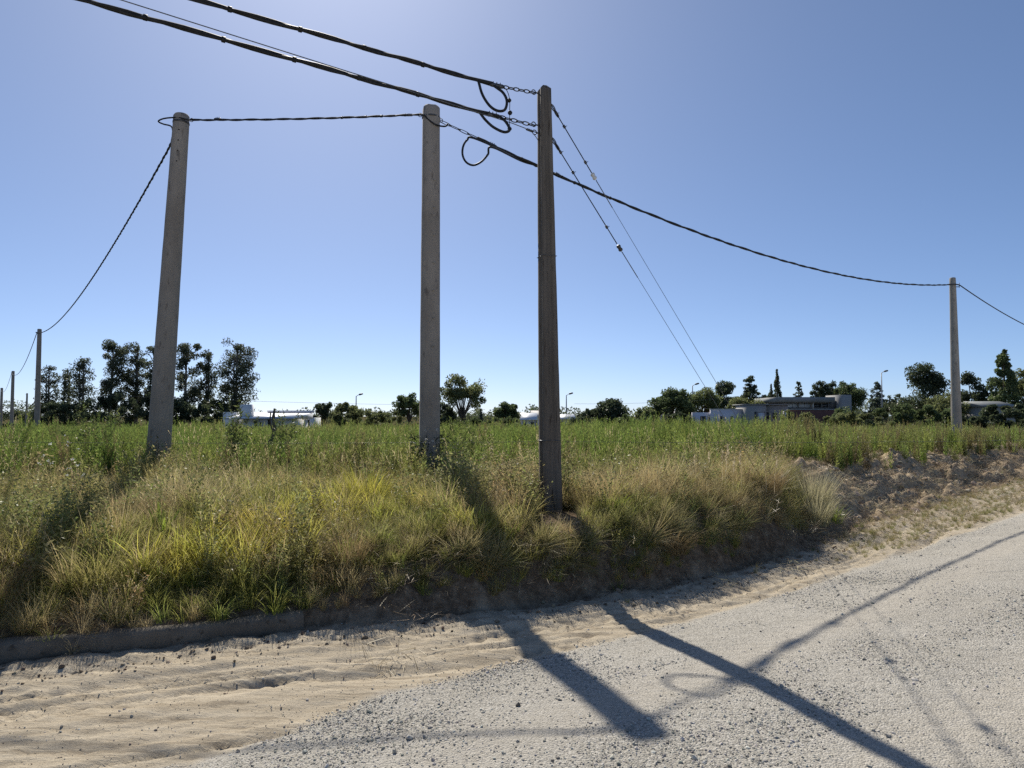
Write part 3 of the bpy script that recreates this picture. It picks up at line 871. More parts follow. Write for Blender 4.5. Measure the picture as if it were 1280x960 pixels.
rng = np.random.default_rng(11)
def candidates(x0, x1, y0, y1, dens, margin=1.6):
    n = int((x1 - x0) * (y1 - y0) * dens)
    x = rng.uniform(x0, x1, n); y = rng.uniform(y0, y1, n)
    k = np.abs(x) < y * .74 + margin
    return x[k], y[k]
def zone(x, y):
    s, al = poly_dist(TOE, x, y); w, h = bank_shape(x); return s, w
def pal(k, cols):
    cols = np.array(cols, float); k = np.clip(k, 0, .9999) * (len(cols) - 1); i = k.astype(int); f = (k - i)[:, None]
    return cols[i] * (1 - f) + cols[i + 1] * f
def place(x, y, smin, smax, tilt=.12, sink=.0):
    n = len(x); z = terrain(x, y) - sink
    rot = np.stack([rng.normal(0, tilt, n), rng.normal(0, tilt, n), rng.uniform(0, 6.283, n)], -1)
    sc = rng.uniform(smin, smax, n); sc = np.stack([sc * rng.uniform(.85, 1.15, n), sc * rng.uniform(.85, 1.15, n), sc * rng.uniform(.8, 1.2, n)], -1)
    return np.stack([x, y, z], -1), rot, sc
def jitter(t, amt=.25):
    return np.clip(t * (1 + rng.uniform(-amt, amt, (len(t), 1))) * (1 + rng.uniform(-amt*.35, amt*.35, t.shape)), 0, 1)

M_GRASS = foliage("grass_blades", None, (.46, .40, .17), .30, .58, .9)
M_WEED = foliage("weed_leaves", None, (.26, .26, .09), .22, .52, .8, .02)
M_DRY = foliage("dry_blades", None, (.55, .45, .25), .42, .55, .8)
M_HERB = foliage("herb_leaves", None, (.42, .37, .22), .25, .50, 1.1)
M_LITTER = foliage("straw_litter", None, (.42, .34, .22), .3, .15, 1.0, .03)

P_WEED = [proto(weed(100 + k, 1.0, 4 + k % 3, 52).mesh("weed", [M_WEED])) for k in range(6)]
P_GREEN = [proto(tuft(200 + k, 60, .46, .10, (.1, .9), (.4, 1.7), .0075).mesh("tuft", [M_GRASS])) for k in range(5)]
P_DRY = [proto(tuft(300 + k, 84, .64, .08, (.1, .95), (.4, 1.8), .0042).mesh("dry_tuft", [M_DRY])) for k in range(5)]
P_SEED = [proto(seedgrass(400 + k).mesh("seed_grass", [M_DRY])) for k in range(5)]
P_HERB = [proto(herb(500 + k, .48, 8, 26).mesh("herb", [M_HERB])) for k in range(5)]
P_FLECK = [proto(herb(520 + k, .55, 7, 20, .010, .03, .4, 7).mesh("twiggy_herb", [M_HERB])) for k in range(4)]
P_LITTER = [proto(litter(600 + k).mesh("litter", [M_LITTER])) for k in range(4)]

GREENS = [(.135, .175, .038), (.225, .255, .050), (.315, .325, .075)]
FIELD = [(.105, .160, .036), (.155, .220, .046), (.205, .265, .060), (.255, .260, .085)]
YELLOWS = [(.30, .33, .05), (.48, .46, .065), (.60, .52, .10)]
TANS = [(.29, .225, .10), (.44, .355, .17), (.56, .465, .245)]
BROWNS = [(.085, .065, .038), (.14, .105, .06), (.20, .155, .09)]

# --- tall green weeds over the whole field
xs, ys = [], []
for (x0, x1, y0, y1, dn) in ((-16, 18, 8.5, 16, 30), (-22, 24, 16, 28, 13), (-44, 44, 28, 55, 4.5), (-75, 75, 55, 100, 1.3)):
    a, b_ = candidates(x0, x1, y0, y1, dn); xs.append(a); ys.append(b_)
x, y = np.concatenate(xs), np.concatenate(ys)
s, w = zone(x, y)
edge = 9.9 + 1.6 * fbm(x * .6, y * .6, 201, 3) - .2 * smooth(-3.2, -5.5, x) + 1.0 * smooth(1.0, 3.0, x) + .9*smooth(4, 6, x)
keep = (s > w + .8 - (.8 + .38 * w) * smooth(5.0, 7.5, x)) & (y > edge - 2 * smooth(6, 8, x)) & (rng.random(len(x)) < .35 + .65*smooth(0, 1.2, y - edge))
keep &= ~((np.hypot(x - pD.x, y - pD.y) < 1.2))
x, y = x[keep], y[keep]
P, rot, sc = place(x, y, .50, .80, .10)
dist = np.hypot(x, y)
sc *= (1 + .55 * smooth(25, 70, dist))[:, None] * np.array([1, 1, .0]) + np.array([0, 0, 1])
low = smooth(6, 10, x - .25*y + 4)                        # sparser, browner towards the right road side
sc[:, 2] *= (.76 + .85 * (fbm(x * .45, y * .45, 205, 3) + .28)) * (1 - .28 * smooth(0, 3, 3 - (zone(x, y)[0] - w[keep])) * smooth(6, 3, x)) 
tint = pal(.5 + fbm(x * .3, y * .3, 203, 3) * 1.6 + .14 * low + rng.normal(0, .12, len(x)), FIELD)
brown = (rng.random(len(x)) < .05 + .28 * smooth(5, 10, x) + .10*smooth(2.0, 0, y - edge[keep]))
tint[brown] = np.array([.16, .13, .065])
scatter("field_weeds", "tall feathery green weeds covering the field behind the poles", "weeds", P_WEED, P, rot, sc, jitter(tint), rng.integers(0, len(P_WEED), len(x)))

# --- near bank: several layers
x, y = candidates(-9, 12, 4.8, 13.5, 130)
s, w = zone(x, y)
kerb_side = x < -1.3
lip = np.where(kerb_side, s > .13 - .16 * smooth(-2.6, -3.4, x) * (fbm(x * 2, y * 2, 213, 2) > -.05), s > w * (.14 + .16 * smooth(1.5, 3.0, x) + .55 * fbm(x * 2.0, y * 2.0, 211, 3)))
heapz = smooth(4.4, 5.2, x) * (s < w * 1.02)
ok = lip & (heapz < .5) & ~((np.abs(x - .50) < .26) & (y > 7.55) & (y < 8.6))
x, y, s, w = x[ok], y[ok], s[ok], w[ok]
n1 = fbm(x * .55, y * .55, 221, 4) * 2; n2 = fbm(x * 1.1, y * 1.1, 222, 4) * 2; n3 = fbm(x * .8, y * .8, 223, 3) * 2
def blob(cx, cy, r): return np.exp(-(((x - cx)**2 + (y - cy)**2) / r**2))
yel = 1.1*blob(-1.75, 8.3, .75) + .9*blob(-2.5, 7.2, .7) + .8*blob(-.55, 7.0, .35) + .6*blob(-3.1, 6.3, .5) + .5*blob(1.4, 8.2, .5) + .5*blob(-5.2, 7.2, .5) + .5*blob(2.6, 8.8, .45) + .35*n2
tan = .8*blob(-3.9, 7.9, .9) + .8*blob(-1.4, 6.2, .4) + .7*blob(1.2, 9.2, 1.2) + .9*blob(3.0, 9.9, .9) + .8*blob(-3.3, 5.3, .5) + .6*blob(-5.0, 6.2, .9) + .4*n1 + .05*smooth(0, 3, x)
hrb = .9*blob(-.2, 9.1, .9) + .7*blob(-4.4, 7.0, .8) + .5*blob(.5, 8.3, .7) + .5*blob(1.9, 8.6, .7) + .4*n3 + .6*blob(-2.0, 6.6,.5)
u = rng.random(len(x))
kind = np.full(len(x), 0)                                  # 0 green
kind[(tan > .38) & (u < .75)] = 2
kind[(hrb > .45) & (u < .44)] = 3
kind[(yel > .45) & (u > .25)] = 1
mix_ = rng.random(len(x)); kind[mix_ < .16] = 2; kind[(mix_ > .16) & (mix_ < .21)] = 3; kind[mix_ > .99] = 4
taper_edge = .50 + .50 * smooth(0.0, 1.1, s - np.where(kerb_side[ok], 0, w*.30))
def layer(name, label, cat, sel, protos, smin, smax, cols, kv, tilt=.14, amt=.3, hmul=None):
    P, rot, sc = place(x[sel], y[sel], smin, smax, tilt, .01)
    sc *= (taper_edge[sel] if hmul is None else taper_edge[sel] * hmul[sel])[:, None]
    # leaning towards the light wind and, at the lip, over the edge
    scatter(name, label, cat, protos, P, rot, sc, jitter(pal(kv[sel], cols), amt), rng.integers(0, len(protos), len(P)))
near_m = .58 + .95 * (fbm(x * 1.5, y * 1.5, 231, 3) + .28)
layer("verge_grass", "green grass clumps growing over the top of the bank", "grass", kind == 0, P_GREEN, .75, 1.35, GREENS + [(.33, .28, .12)], .45 + .5*n2 + rng.normal(0, .2, len(x)), hmul=near_m)
layer("yellow_grass", "bright yellow-green grass in patches on the bank", "grass", kind == 1, P_GREEN, .85, 1.5, YELLOWS, .5 + .4*n3 + rng.normal(0, .25, len(x)), hmul=near_m)
layer("dry_grass", "dry tan tussocky grass over the bank", "grass", kind == 2, P_DRY, .7, 1.25, TANS, .45 + .5*n3 + rng.normal(0, .22, len(x)), hmul=near_m)
layer("bank_herbs", "low leafy brown and green herbs among the bank grass", "weeds", kind == 3, P_HERB + P_HERB + P_FLECK[:2], .6, 1.15, [(.14, .185, .04), (.22, .22, .07), (.32, .24, .12)], .5 + .5*n1 + rng.normal(0, .25, len(x)))
layer("seed_grass", "thin dry seed-headed grass stalks rising above the bank", "grass", kind == 4, P_SEED, .55, .85, TANS, .6 + rng.normal(0, .25, len(x)))
x, y = candidates(-1.5, 5.3, 5.5, 12.5, 60); s, w = zone(x, y)
ok = (s > w * .30) & (s < w * .85) & (rng.random(len(x)) < .40 + 1.3 * fbm(x * 1.6, y * 1.6, 241, 3)); x, y = x[ok], y[ok]
P, rot, sc = place(x, y, .45, .85, .1)
rot[:, 0] = rng.normal(1.15, .25, len(x)); rot[:, 1] = rng.normal(0, .2, len(x)); rot[:, 2] = R(33) + rng.normal(0, .5, len(x))
scatter("hanging_grass", "dry and green grass hanging down over the cut bank", "grass", P_DRY + P_GREEN[:4], P, rot, sc, jitter(pal(rng.uniform(0, 1, len(x)), [(.13, .16, .05), (.25, .23, .09), (.42, .34, .17)]), .25), rng.integers(0, 9, len(x)))
# band of dry and seeding grass between the bank and the green weeds
x, y = candidates(-9, 13, 7.5, 15, 30); s, w = zone(x, y)
edge = 10.4 - .6 * smooth(-3.2, -5.5, x) + 1.0 * smooth(1.0, 3.0, x) + .9*smooth(4, 6, x)
ok = (s > w + .3) & (np.abs(y - edge) < 1.3) & (rng.random(len(x)) < .35)
x, y, s, w = x[ok], y[ok], s[ok], w[ok]
P, rot, sc = place(x, y, .55, .9, .15)
scatter("tall_dry_grass", "pale dry stalks between the bank grass and the green weeds", "grass", P_DRY, P, rot, sc, jitter(pal(rng.uniform(.2, 1, len(x)), TANS), .25), rng.integers(0, 5, len(x)))

# --- straw, cuttings and stubble on the heap, the bank face and the verge
x, y = candidates(-4, 22, 5, 27, 46, 1.0); s, w = zone(x, y)
g = poly_dist(GRV, x, y)[0]
hp = smooth(4.2, 5.4, x) * (s > -.2) * (s < w * 1.1 + .3)
fc = (s > .02) * (s < w * .9) * (x > -1.2) * .8
vg = (g > .15) * (s < 0) * (.04 + .30 * smooth(3, 7, x))
ok = rng.random(len(x)) < np.maximum(np.maximum(hp, fc), vg)
x, y = x[ok], y[ok]; s, w = s[ok], w[ok]
P, rot, sc = place(x, y, .6, 1.3, .25)
scatter("straw_litter", "dry cut straw strewn over the heap, the bank face and the verge", "straw", P_LITTER, P, rot, sc, jitter(pal(rng.uniform(0, 1, len(x)), [(.15, .112, .07), (.29, .225, .14), (.44, .36, .23)]), .3), rng.integers(0, 4, len(x)))
x, y = candidates(-2, 16, 4.5, 21, 60, 1.0); s, w = zone(x, y); g = poly_dist(GRV, x, y)[0]
pr = (g > .1) * (s < .05) * smooth(2.5, 6.5, x) * (.5 + 3.2*np.clip(fbm(x * .8, y * .8, 251, 3) + .12, 0, 1)) + (s > 0) * (s < w*1.1) * smooth(4.5, 6, x) * .035 \
     + (g > .2) * (s < -.1) * (x < 3.5) * .12 * (fbm(x * 1.5, y * 1.5, 252, 3) > .12)
ok = rng.random(len(x)) < pr
x, y = x[ok], y[ok]
P, rot, sc = place(x, y, .12, .30, .2)
scatter("verge_stubble", "short sparse green and tan grass along the edge of the gravel", "grass", P_GREEN + P_DRY, P, rot, sc, jitter(pal(rng.uniform(0, 1, len(x)), [(.10, .135, .03), (.17, .17, .06), (.24, .19, .10)]), .25), rng.integers(0, 10, len(x)))

# --- loose stones of the gravel road
def stone_mat():
    m, n, l, b = new_mat("gravel_stone")
    ti = n.new("ShaderNodeAttribute"); ti.attribute_type = 'INSTANCER'; ti.attribute_name = "tint"
    l.new(ti.outputs["Color"], b.inputs["Base Color"]); b.inputs["Roughness"].default_value = .85; b.inputs["Specular IOR Level"].default_value = .25
    return m
M_STONE = stone_mat()
P_STONE = []
for k in range(8):
    me = stone(700 + k); me.materials.append(M_STONE); P_STONE.append(proto(me))
sx, sy = [], []
for (x0, x1, y0, y1, dn) in ((-3, 4, 2.7, 5.4, 7500), (-2, 7, 5.4, 8.2, 3600), (0, 10, 8.2, 12, 800), (3, 16, 12, 19, 220)):
    a, b_ = candidates(x0, x1, y0, y1, dn, .5); sx.append(a); sy.append(b_)
x, y = np.concatenate(sx), np.concatenate(sy)
g, ag = poly_dist(GRV, x, y); s, w = zone(x, y)
coarse = fbm(g * 1.3, ag * .3, 261, 3) + .8 * fbm(x * 1.8, y * 1.8, 262, 3)
pr = smooth(.10, -.12, g + .2 * fbm(x * 4, y * 4, 263, 3)) * np.clip(.46 + 2.2 * coarse + .35 * smooth(2.2, .2, np.hypot(x + .4, y - 3.9)), .04, 1) + .012 * (s < 0.1)
trk = np.exp(-((g + 1.05 + .12 * np.sin(ag * .3)) / .26) ** 2) + np.exp(-((g + 2.55 + .15 * np.sin(ag * .27 + 1)) / .30) ** 2) + .8 * np.exp(-((g + 4.1) / .4) ** 2)
pr = pr * (1 - .8 * np.clip(trk * (.55 + 1.2 * (fbm(x * 1.2, y * 1.2, 97, 3) + .25)), 0, 1))
ok = rng.random(len(x)) < pr
x, y, g, coarse = x[ok], y[ok], g[ok], coarse[ok]
size = np.exp(rng.normal(-5.65, .50, len(x))) * (1 + .8 * np.clip(coarse, 0, 1)); size = np.clip(size, .0022, .022)
P, rot, sc = place(x, y, 1, 1, .5); P[:, 2] += size * .15
tn = pal(np.clip(rng.beta(2.6, 1.4, len(x)), 0, 1), [(.085, .080, .070), (.25, .235, .20), (.42, .395, .34), (.58, .55, .49)])
scatter("gravel", "loose pale grey gravel stones on the road", "gravel", P_STONE, P, rot, sc * size[:, None], jitter(tn, .12), rng.integers(0, 8, len(x)))

# ------------------------------------------------------------------ trees and hedges
BARK = speckled("bark", (.07, .055, .042), (.16, .13, .105), .9, 3, .4, 6, (1, 1, .3), 12)
BARK_PALE = speckled("bark_pale", (.16, .14, .12), (.30, .27, .235), .9, 2, .4, 6, (1, 1, .3), 12)
_leafm = {}
def leaf_mat(tint):
    if tint not in _leafm:
        _leafm[tint] = foliage("tree_leaves_%d" % len(_leafm), tint, (tint[0]*1.7, tint[1]*1.5, tint[2]*1.3), .18, .50, 1.1, .02)
    return _leafm[tint]

def leaf_cloud(rn, clumps, n, size, flat=1.0):
    """n leaf quads spread over clumps [(centre, radius, weight)]"""
    wts = np.array([c[2] for c in clumps], float); wts /= wts.sum()
    pick = rn.choice(len(clumps), n, p=wts)
    C = np.array([tuple(c[0]) for c in clumps])[pick]; Rr = np.array([c[1] for c in clumps])[pick]
    d = rn.normal(0, 1, (n, 3)); d /= np.linalg.norm(d, axis=1)[:, None]
    rad = rn.random(n) ** .45
    P = C + d * (Rr * rad)[:, None] * np.array([1, 1, flat])
    a = rn.normal(0, 1, (n, 3)); a /= np.linalg.norm(a, axis=1)[:, None]
    b = np.cross(a, rn.normal(0, 1, (n, 3))); b /= np.linalg.norm(b, axis=1)[:, None]
    L = size * rn.uniform(.55, 1.35, n)[:, None]; W = L * rn.uniform(.35, .6, n)[:, None]
    V = np.stack([P - a*L*.5, P + b*W*.5, P + a*L*.5, P - b*W*.5], 1).reshape(-1, 3)
    Fq = np.arange(4 * n).reshape(n, 4)
    shade = rn.random(len(clumps))[pick] * .55 + rn.random(n) * .45
    col = np.repeat(np.stack([shade, rn.random(n) * .6, rn.random(n), np.ones(n)], -1), 4, 0)
    return V, Fq, col

def make_tree(name, label, cat, group, px, py_top, d, w_px, style, tint, n=2600, seed=1, bark=None, leaf=None, base_drop=0.0, y_base=None):
    rn = np.random.default_rng(seed); r = random.Random(seed)
    top = at(px, py_top, d); x, y = top.x, d; z0 = gz(x, y) - base_drop; H = top.z - z0; Rw = w_px / 2 / F_PX * d
    e = empty(name, (x, y, z0), label, cat, group)
    cl, limbs = [], []
    trunk_r = max(.10, H * .022)
    tips = []
    if style == 'euc':
        for k in range(r.choice((1, 2, 2))):
            ox, oy = r.uniform(-.35, .35) * Rw * (k > 0), r.uniform(-.4, .4) * Rw
            topz = H * (1.0 if k == 0 else r.uniform(.75, .95)); lean = r.uniform(-.1, .1) * Rw
            pts = [Vector((ox*.2, oy*.2, -.3)), Vector((ox*.7 + lean*.3, oy*.6, topz*.35)), Vector((ox + lean*.6, oy, topz*.7)), Vector((ox + lean, oy, topz*.97))]
            limbs.append((spline(pts, 4), trunk_r * (1 if k == 0 else .7)))
            m = 30
            for j in range(m):
                t = .22 + .78 * (j + r.random()*.8) / m; c = Vector((ox + lean*t, oy, topz * t)); a = r.uniform(0, 6.28)
                q = Rw * (.2 + .9 * math.sin(math.pi * min(1, (t - .2) / .9)) ** .7) * r.uniform(.25, 1)
                p = c + Vector((math.cos(a)*q, math.sin(a)*q, r.uniform(-.02, .06)*H)); cl.append((p, Rw * r.uniform(.28, .58), r.uniform(.4, 1.2)))
                limbs.append(([c - Vector((0, 0, .07*H)), c.lerp(p, .5), p], trunk_r * .28))
        cl.append((Vector((0, 0, H*.97)), Rw*.22, .6))
    elif style in ('round', 'bush', 'sparse'):
        zc, rz = (.60, .40) if style != 'bush' else (.46, .54)
        limbs.append((spline([(0, 0, -.3), (r.uniform(-.05,.05)*H, 0, H*.25), (r.uniform(-.05,.05)*H, 0, H*.6)], 4), trunk_r))
        m = 64 if style != 'sparse' else 44
        for j in range(m):
            v = Vector(rn.normal(0, 1, 3)); v.normalize()
            if style != 'bush' and v.z < -.55: v.z *= -.3
            q = r.uniform(.55, .93) if style != 'sparse' else r.uniform(.35, .95)
            p = Vector((v.x*Rw*q, v.y*Rw*q, H*zc + v.z*H*rz*q)); p.z = max(p.z, H*.08)
            cl.append((p, min(Rw, H*.5) * r.uniform(.18, .34) * (.85 if style == 'sparse' else 1.0), r.uniform(.5, 1.3)))
            if style != 'bush': limbs.append((spline([Vector((0, 0, H*.22)), Vector((p.x*.35, p.y*.35, H*.40)), p], 3), trunk_r*.3))
    elif style == 'dome':                                     # wide, dense, flat-bottomed tiers
        limbs.append(([Vector((0, 0, -.3)), Vector((.03*H, 0, H*.6))], trunk_r*1.3))
        for j in range(40):
            t = r.random(); a = r.uniform(0, 6.28); q = Rw * (1 - .75*t**1.6) * r.uniform(.3, 1.05)
            p = Vector((math.cos(a)*q, math.sin(a)*q, H*(.20 + .76*t) + r.uniform(-.03,.03)*H)); cl.append((p, Rw*r.uniform(.24, .40), r.uniform(.5, 1.2)))
            if j % 3 == 0: limbs.append(([Vector((0, 0, p.z*.7)), p], trunk_r*.3))
    elif style == 'cedar':                                    # separate level plates
        limbs.append(([Vector((0, 0, -.3)), Vector((0, 0, H*.5)), Vector((0, 0, H*.98))], trunk_r))
        L = 11
        for i in range(L):
            t = i / (L - 1); zz = H*(.12 + .85*t); q = Rw * (1.05 - .85*t) * r.uniform(.75, 1.15)
            for j in range(9 if t < .8 else 5):
                a = r.uniform(0, 6.28); k = r.uniform(.35, 1); p = Vector((math.cos(a)*q*k, math.sin(a)*q*k, zz + r.uniform(-.05,.05)*H)); cl.append((p, Rw*r.uniform(.22, .36)*(1 - .4*t), r.uniform(.5, 1)))
                limbs.append(([Vector((0, 0, zz - .02*H)), p], trunk_r*.25))
        cl.append((Vector((0, 0, H*.97)), Rw*.1, .3))
    elif style == 'spire':                                    # tight column
        limbs.append(([Vector((0, 0, -.3)), Vector((0, 0, H*.9))], trunk_r))
        for j in range(90):
            t = (j + .5) / 90; q = Rw * (math.sin(math.pi * min(1, t*.94 + .10)) ** .6) * (1 - .55*t) * .62; a = r.uniform(0, 6.28)
            cl.append((Vector((math.cos(a)*q, math.sin(a)*q, H*t)), Rw*(.58 - .46*t), 1.25 - t))
        cl.append((Vector((0, 0, H*.985)), Rw*.10, .15))
    elif style == 'pyramid':                                  # broad base, upswept tip
        limbs.append(([Vector((0, 0, -.3)), Vector((0, 0, H*.9))], trunk_r))
        for j in range(60):
            t = r.random() ** 1.25; a = r.uniform(0, 6.28); q = Rw * (1 - t) ** .8 * r.uniform(.35, 1)
            cl.append((Vector((math.cos(a)*q, math.sin(a)*q, H*(.06 + .86*t))), Rw*r.uniform(.18, .32)*(1 - .45*t), r.uniform(.5, 1)*(1 - .4*t)))
        for j in range(7):
            cl.append((Vector((r.uniform(-.16,.16)*Rw, r.uniform(-.16,.16)*Rw, H*(.80 + .028*j))), Rw*.09, .25))
    tb = MB()
    for pts, rr in limbs:
        k = len(pts); tb.tube(pts, [rr*(1 - .75*i/(k-1)) + .01 for i in range(k)], 6)
    tb.build("trunk", bark or BARK, e)
    flat = {'cedar': .62, 'dome': .7, 'spire': 1.3}.get(style, .9); 
    V, Fq, col = leaf_cloud(rn, cl, int(n * 3.0), (leaf or max(.16, H*.030)) * 1.15, flat)
    if style == 'spire': V[:, 2] = np.minimum(V[:, 2], H*1.02)
    V[:, 2] = np.maximum(V[:, 2], .02)
    me = mesh_from("crown", V, Fq); set_col(me, "bl", col)
    link("crown", me, leaf_mat(tint), e)
    return e

DARK, EUC, MID, LITE, OLIVE, BLUE = (.072, .092, .050), (.092, .108, .068), (.110, .145, .062), (.175, .205, .085), (.155, .175, .075), (.090, .118, .088)
GE = "eucalyptus trees in a row at the left"
for k, (px, top, w, dd, nn, lab) in enumerate([
    (62, 458, 24, 150, 900, "short thin eucalyptus closest to the poles' far row"),
    (84, 462, 22, 152, 900, "low open-crowned eucalyptus second from the left end of the tree row"),
    (104, 448, 30, 148, 1300, "open eucalyptus with airy tufts, just left of the first dense tall one"),
    (138, 431, 36, 146, 3000, "tall dense eucalyptus left of the leaning pole, first of the high ones"),
    (172, 433, 30, 150, 2500, "tall eucalyptus with a gap to each side, just left of the leaning pole"),
    (194, 436, 22, 146, 1700, "narrow eucalyptus half hidden behind the leaning pole"),
    (232, 432, 36, 148, 2600, "tall eucalyptus immediately right of the leaning pole"),
    (261, 440, 24, 150, 1500, "thin eucalyptus with gaps of sky, between the two dense right-hand ones"),
    (296, 430, 46, 144, 3600, "broad dense eucalyptus at the right end of the row above the white house")]):
    make_tree("eucalyptus_tree", lab, "tree", GE, px, top, dd, w, 'euc', EUC, nn, 40 + k, BARK_PALE, .36)
for k, (px, top, w, dd, lab) in enumerate([
    (20, 512, 60, 160, "low dark bush on the skyline behind the smallest far poles"),
    (75, 498, 70, 142, "dark bushy undergrowth below the short eucalyptus trees"),
    (140, 488, 76, 140, "dark tall undergrowth below the first dense eucalyptus"),
    (205, 490, 70, 140, "dark undergrowth seen behind the foot of the leaning pole"),
    (262, 500, 60, 141, "dark undergrowth below the right-hand eucalyptus trees")]):
    make_tree("bush", lab, "bush", "undergrowth below the eucalyptus trees", px, top, dd, w, 'bush', DARK, 2200, 60 + k, leaf=.42)
FT = "trees along the far side of the field"
for k, (nm, px, top, w, dd, sty, tin, nn, lab, lf) in enumerate([
    ("tree", 405, 500, 26, 118, 'sparse', DARK, 900, "dark ragged tree just right of the white house's antenna", .34),
    ("tree", 432, 503, 40, 116, 'bush', OLIVE, 2000, "olive rounded tree between the dark ragged tree and the long hedge", .34),
    ("tree", 512, 488, 40, 110, 'sparse', MID, 1500, "loose green tree peeping out left of the stout grey pole", .32),
    ("tree", 578, 465, 66, 100, 'sparse', OLIVE, 2400, "open round-crowned tree with visible branches right of the stout grey pole", .30),
    ("tree", 553, 500, 36, 102, 'bush', DARK, 1500, "dark shrub at the foot of the open round-crowned tree", .32),
    ("conifer", 601, 511, 8, 140, 'spire', BLUE, 400, "tiny blue-green conifer on the skyline beyond the open round-crowned tree", .3),
    ("tree", 633, 502, 34, 110, 'round', MID, 1900, "small rounded dark tree left of the white roofed house", .32),
    ("tree", 668, 512, 24, 150, 'round', DARK, 800, "dark little tree behind the white gabled roofs", .34),
    ("tree", 735, 510, 36, 112, 'sparse', DARK, 1200, "low dark tree just right of the lamp post by the brown pole", .34),
    ("conifer", 765, 501, 60, 110, 'dome', DARK, 2800, "dark spiky conifer clump halfway between the brown pole and the pale wall", .34),
    ("bush", 783, 518, 26, 104, 'bush', MID, 900, "grey-green rounded bush in front of the dark spiky conifer clump", .26),
    ("tree", 808, 508, 30, 112, 'round', LITE, 1100, "light green small tree left of the large grey-green crown", .3),
    ("tree", 840, 487, 56, 114, 'round', MID, 3000, "large grey-green rounded tree left of the pale boundary wall", .34),
    ("tree", 878, 484, 50, 122, 'round', LITE, 2400, "pale green rounded tree behind the large grey-green one", .34),
    ("bush", 848, 516, 44, 100, 'bush', DARK, 1500, "dark bush at the left end of the pale boundary wall", .3),
    ("bush", 815, 519, 36, 100, 'bush', DARK, 1100, "dark low bush beneath the light green small tree", .3),
    ("pine_tree", 908, 477, 46, 130, 'dome', DARK, 3200, "dark broad pine behind the pale boundary wall", .36),
    ("cedar_tree", 937, 471, 40, 132, 'cedar', DARK, 2300, "dark cedar with level branches next to the broad pine", .34),
    ("tree", 932, 495, 52, 116, 'round', OLIVE, 2400, "olive green dome-shaped tree above the grey flat-roofed block", .32),
    ("cypress", 971, 462, 17, 128, 'spire', DARK, 1900, "tall slim cypress rising above the grey houses", .28),
    ("cypress", 964, 480, 12, 127, 'spire', DARK, 900, "short slim cypress beside the tall one", .26),
    ("tree", 957, 490, 34, 130, 'bush', DARK, 1600, "dark tree mass at the foot of the two cypresses", .34),
    ("conifer", 998, 479, 26, 140, 'cedar', DARK, 900, "small layered conifer right of the two cypresses", .32),
    ("pine_tree", 1026, 475, 28, 138, 'round', DARK, 1700, "dark round-topped pine behind the modern house, left of two", .34),
    ("pine_tree", 1062, 476, 42, 136, 'round', MID, 2600, "broad green-topped pine behind the modern house's right end", .34),
    ("pine_tree", 1043, 475, 20, 140, 'round', DARK, 1000, "slim dark pine squeezed between two broader pines", .34),
    ("cedar_tree", 1096, 479, 34, 134, 'cedar', BLUE, 1100, "thin see-through cedar beside the tall street lamp", .32),
    ("tree", 1118, 492, 30, 128, 'sparse', DARK, 900, "low dark tree right of the tall street lamp", .32),
    ("cypress_tree", 1153, 456, 64, 112, 'dome', DARK, 3600, "big spreading dark cypress left of the pale pole", .34),
    ("tree", 1180, 488, 50, 100, 'bush', OLIVE, 2200, "olive bush-like tree just left of the pale pole", .30),
    ("cypress_tree", 1212, 466, 46, 112, 'dome', DARK, 2600, "dark cypress directly behind the pale pole", .34),
    ("conifer", 1254, 436, 66, 104, 'pyramid', MID, 4600, "tall pointed grey-green conifer right of the pale pole", .34),
    ("tree", 1285, 452, 40, 108, 'round', OLIVE, 2000, "pale olive tree cut by the picture's right edge", .34),
    ("tree", 1236, 490, 40, 110, 'bush', MID, 1500, "low green tree between the pale pole and the pointed conifer", .32)]):
    make_tree(nm, lab, "bush" if nm == "bush" else "tree", FT, px, top, dd, w, sty, tin, nn, 100 + k, leaf=lf)

# far wooded skyline that reads as one mass
rn = np.random.default_rng(77); cl = []
for k in range(1150):
    px = rn.uniform(-30, 1330) if k < 900 else rn.uniform(1060, 1330); d = rn.uniform(150, 175)
    top = 515 - 9 * (vnoise(np.array([px * .035]), np.array([1.0]))[0] - .4) - 5 * vnoise(np.array([px * .11]), np.array([5.0]))[0]
    top -= 6 * (px < 340) + 11 * (px > 1080) + 3 * (px > 390) * (px < 560)
    p = at(px, top, d); z = gz(p.x, d); cl.append((Vector((p.x, d, z + (p.z - z) * rn.random() ** .6 - .5)), rn.uniform(1.0, 1.9), 1))
V, Fq, col = leaf_cloud(rn, cl, 38000, .62, .8)
me = mesh_from("treeline", V, Fq); set_col(me, "bl", col)
tag(link("treeline", me, leaf_mat((.095, .115, .062))), "low dark wooded skyline far beyond the field", "trees", kind="stuff")

def hedge(label, x0p, x1p, top, d, tint, n, seed, depth=2.5):
    rn = np.random.default_rng(seed); a, b = at(x0p, top, d), at(x1p, top, d); cx = (a.x + b.x) / 2; z0 = gz(cx, d)
    e = empty("hedge", (cx, d, z0), label, "hedge", "hedges along the far side of the field")
    W = (b.x - a.x) / 2; H = a.z - z0; cl = []
    m = int(W * 2 / .55)
    for k in range(m * 3):
        t = rn.uniform(-1, 1); hh = H * (.72 + .28 * (vnoise(np.array([t*W*.7]), np.array([seed*1.0]))[0])) 
        zz = hh * rn.random() ** .5
        cl.append((Vector((t*W, rn.uniform(-.5, .5)*depth, zz*.92)), rn.uniform(.35, .6), 1))
    V, Fq, col = leaf_cloud(rn, cl, n * 2, .30, .8); V[:, 2] = np.maximum(V[:, 2], .02)
    me = mesh_from("foliage", V, Fq); set_col(me, "bl", col); link("foliage", me, leaf_mat(tint), e)
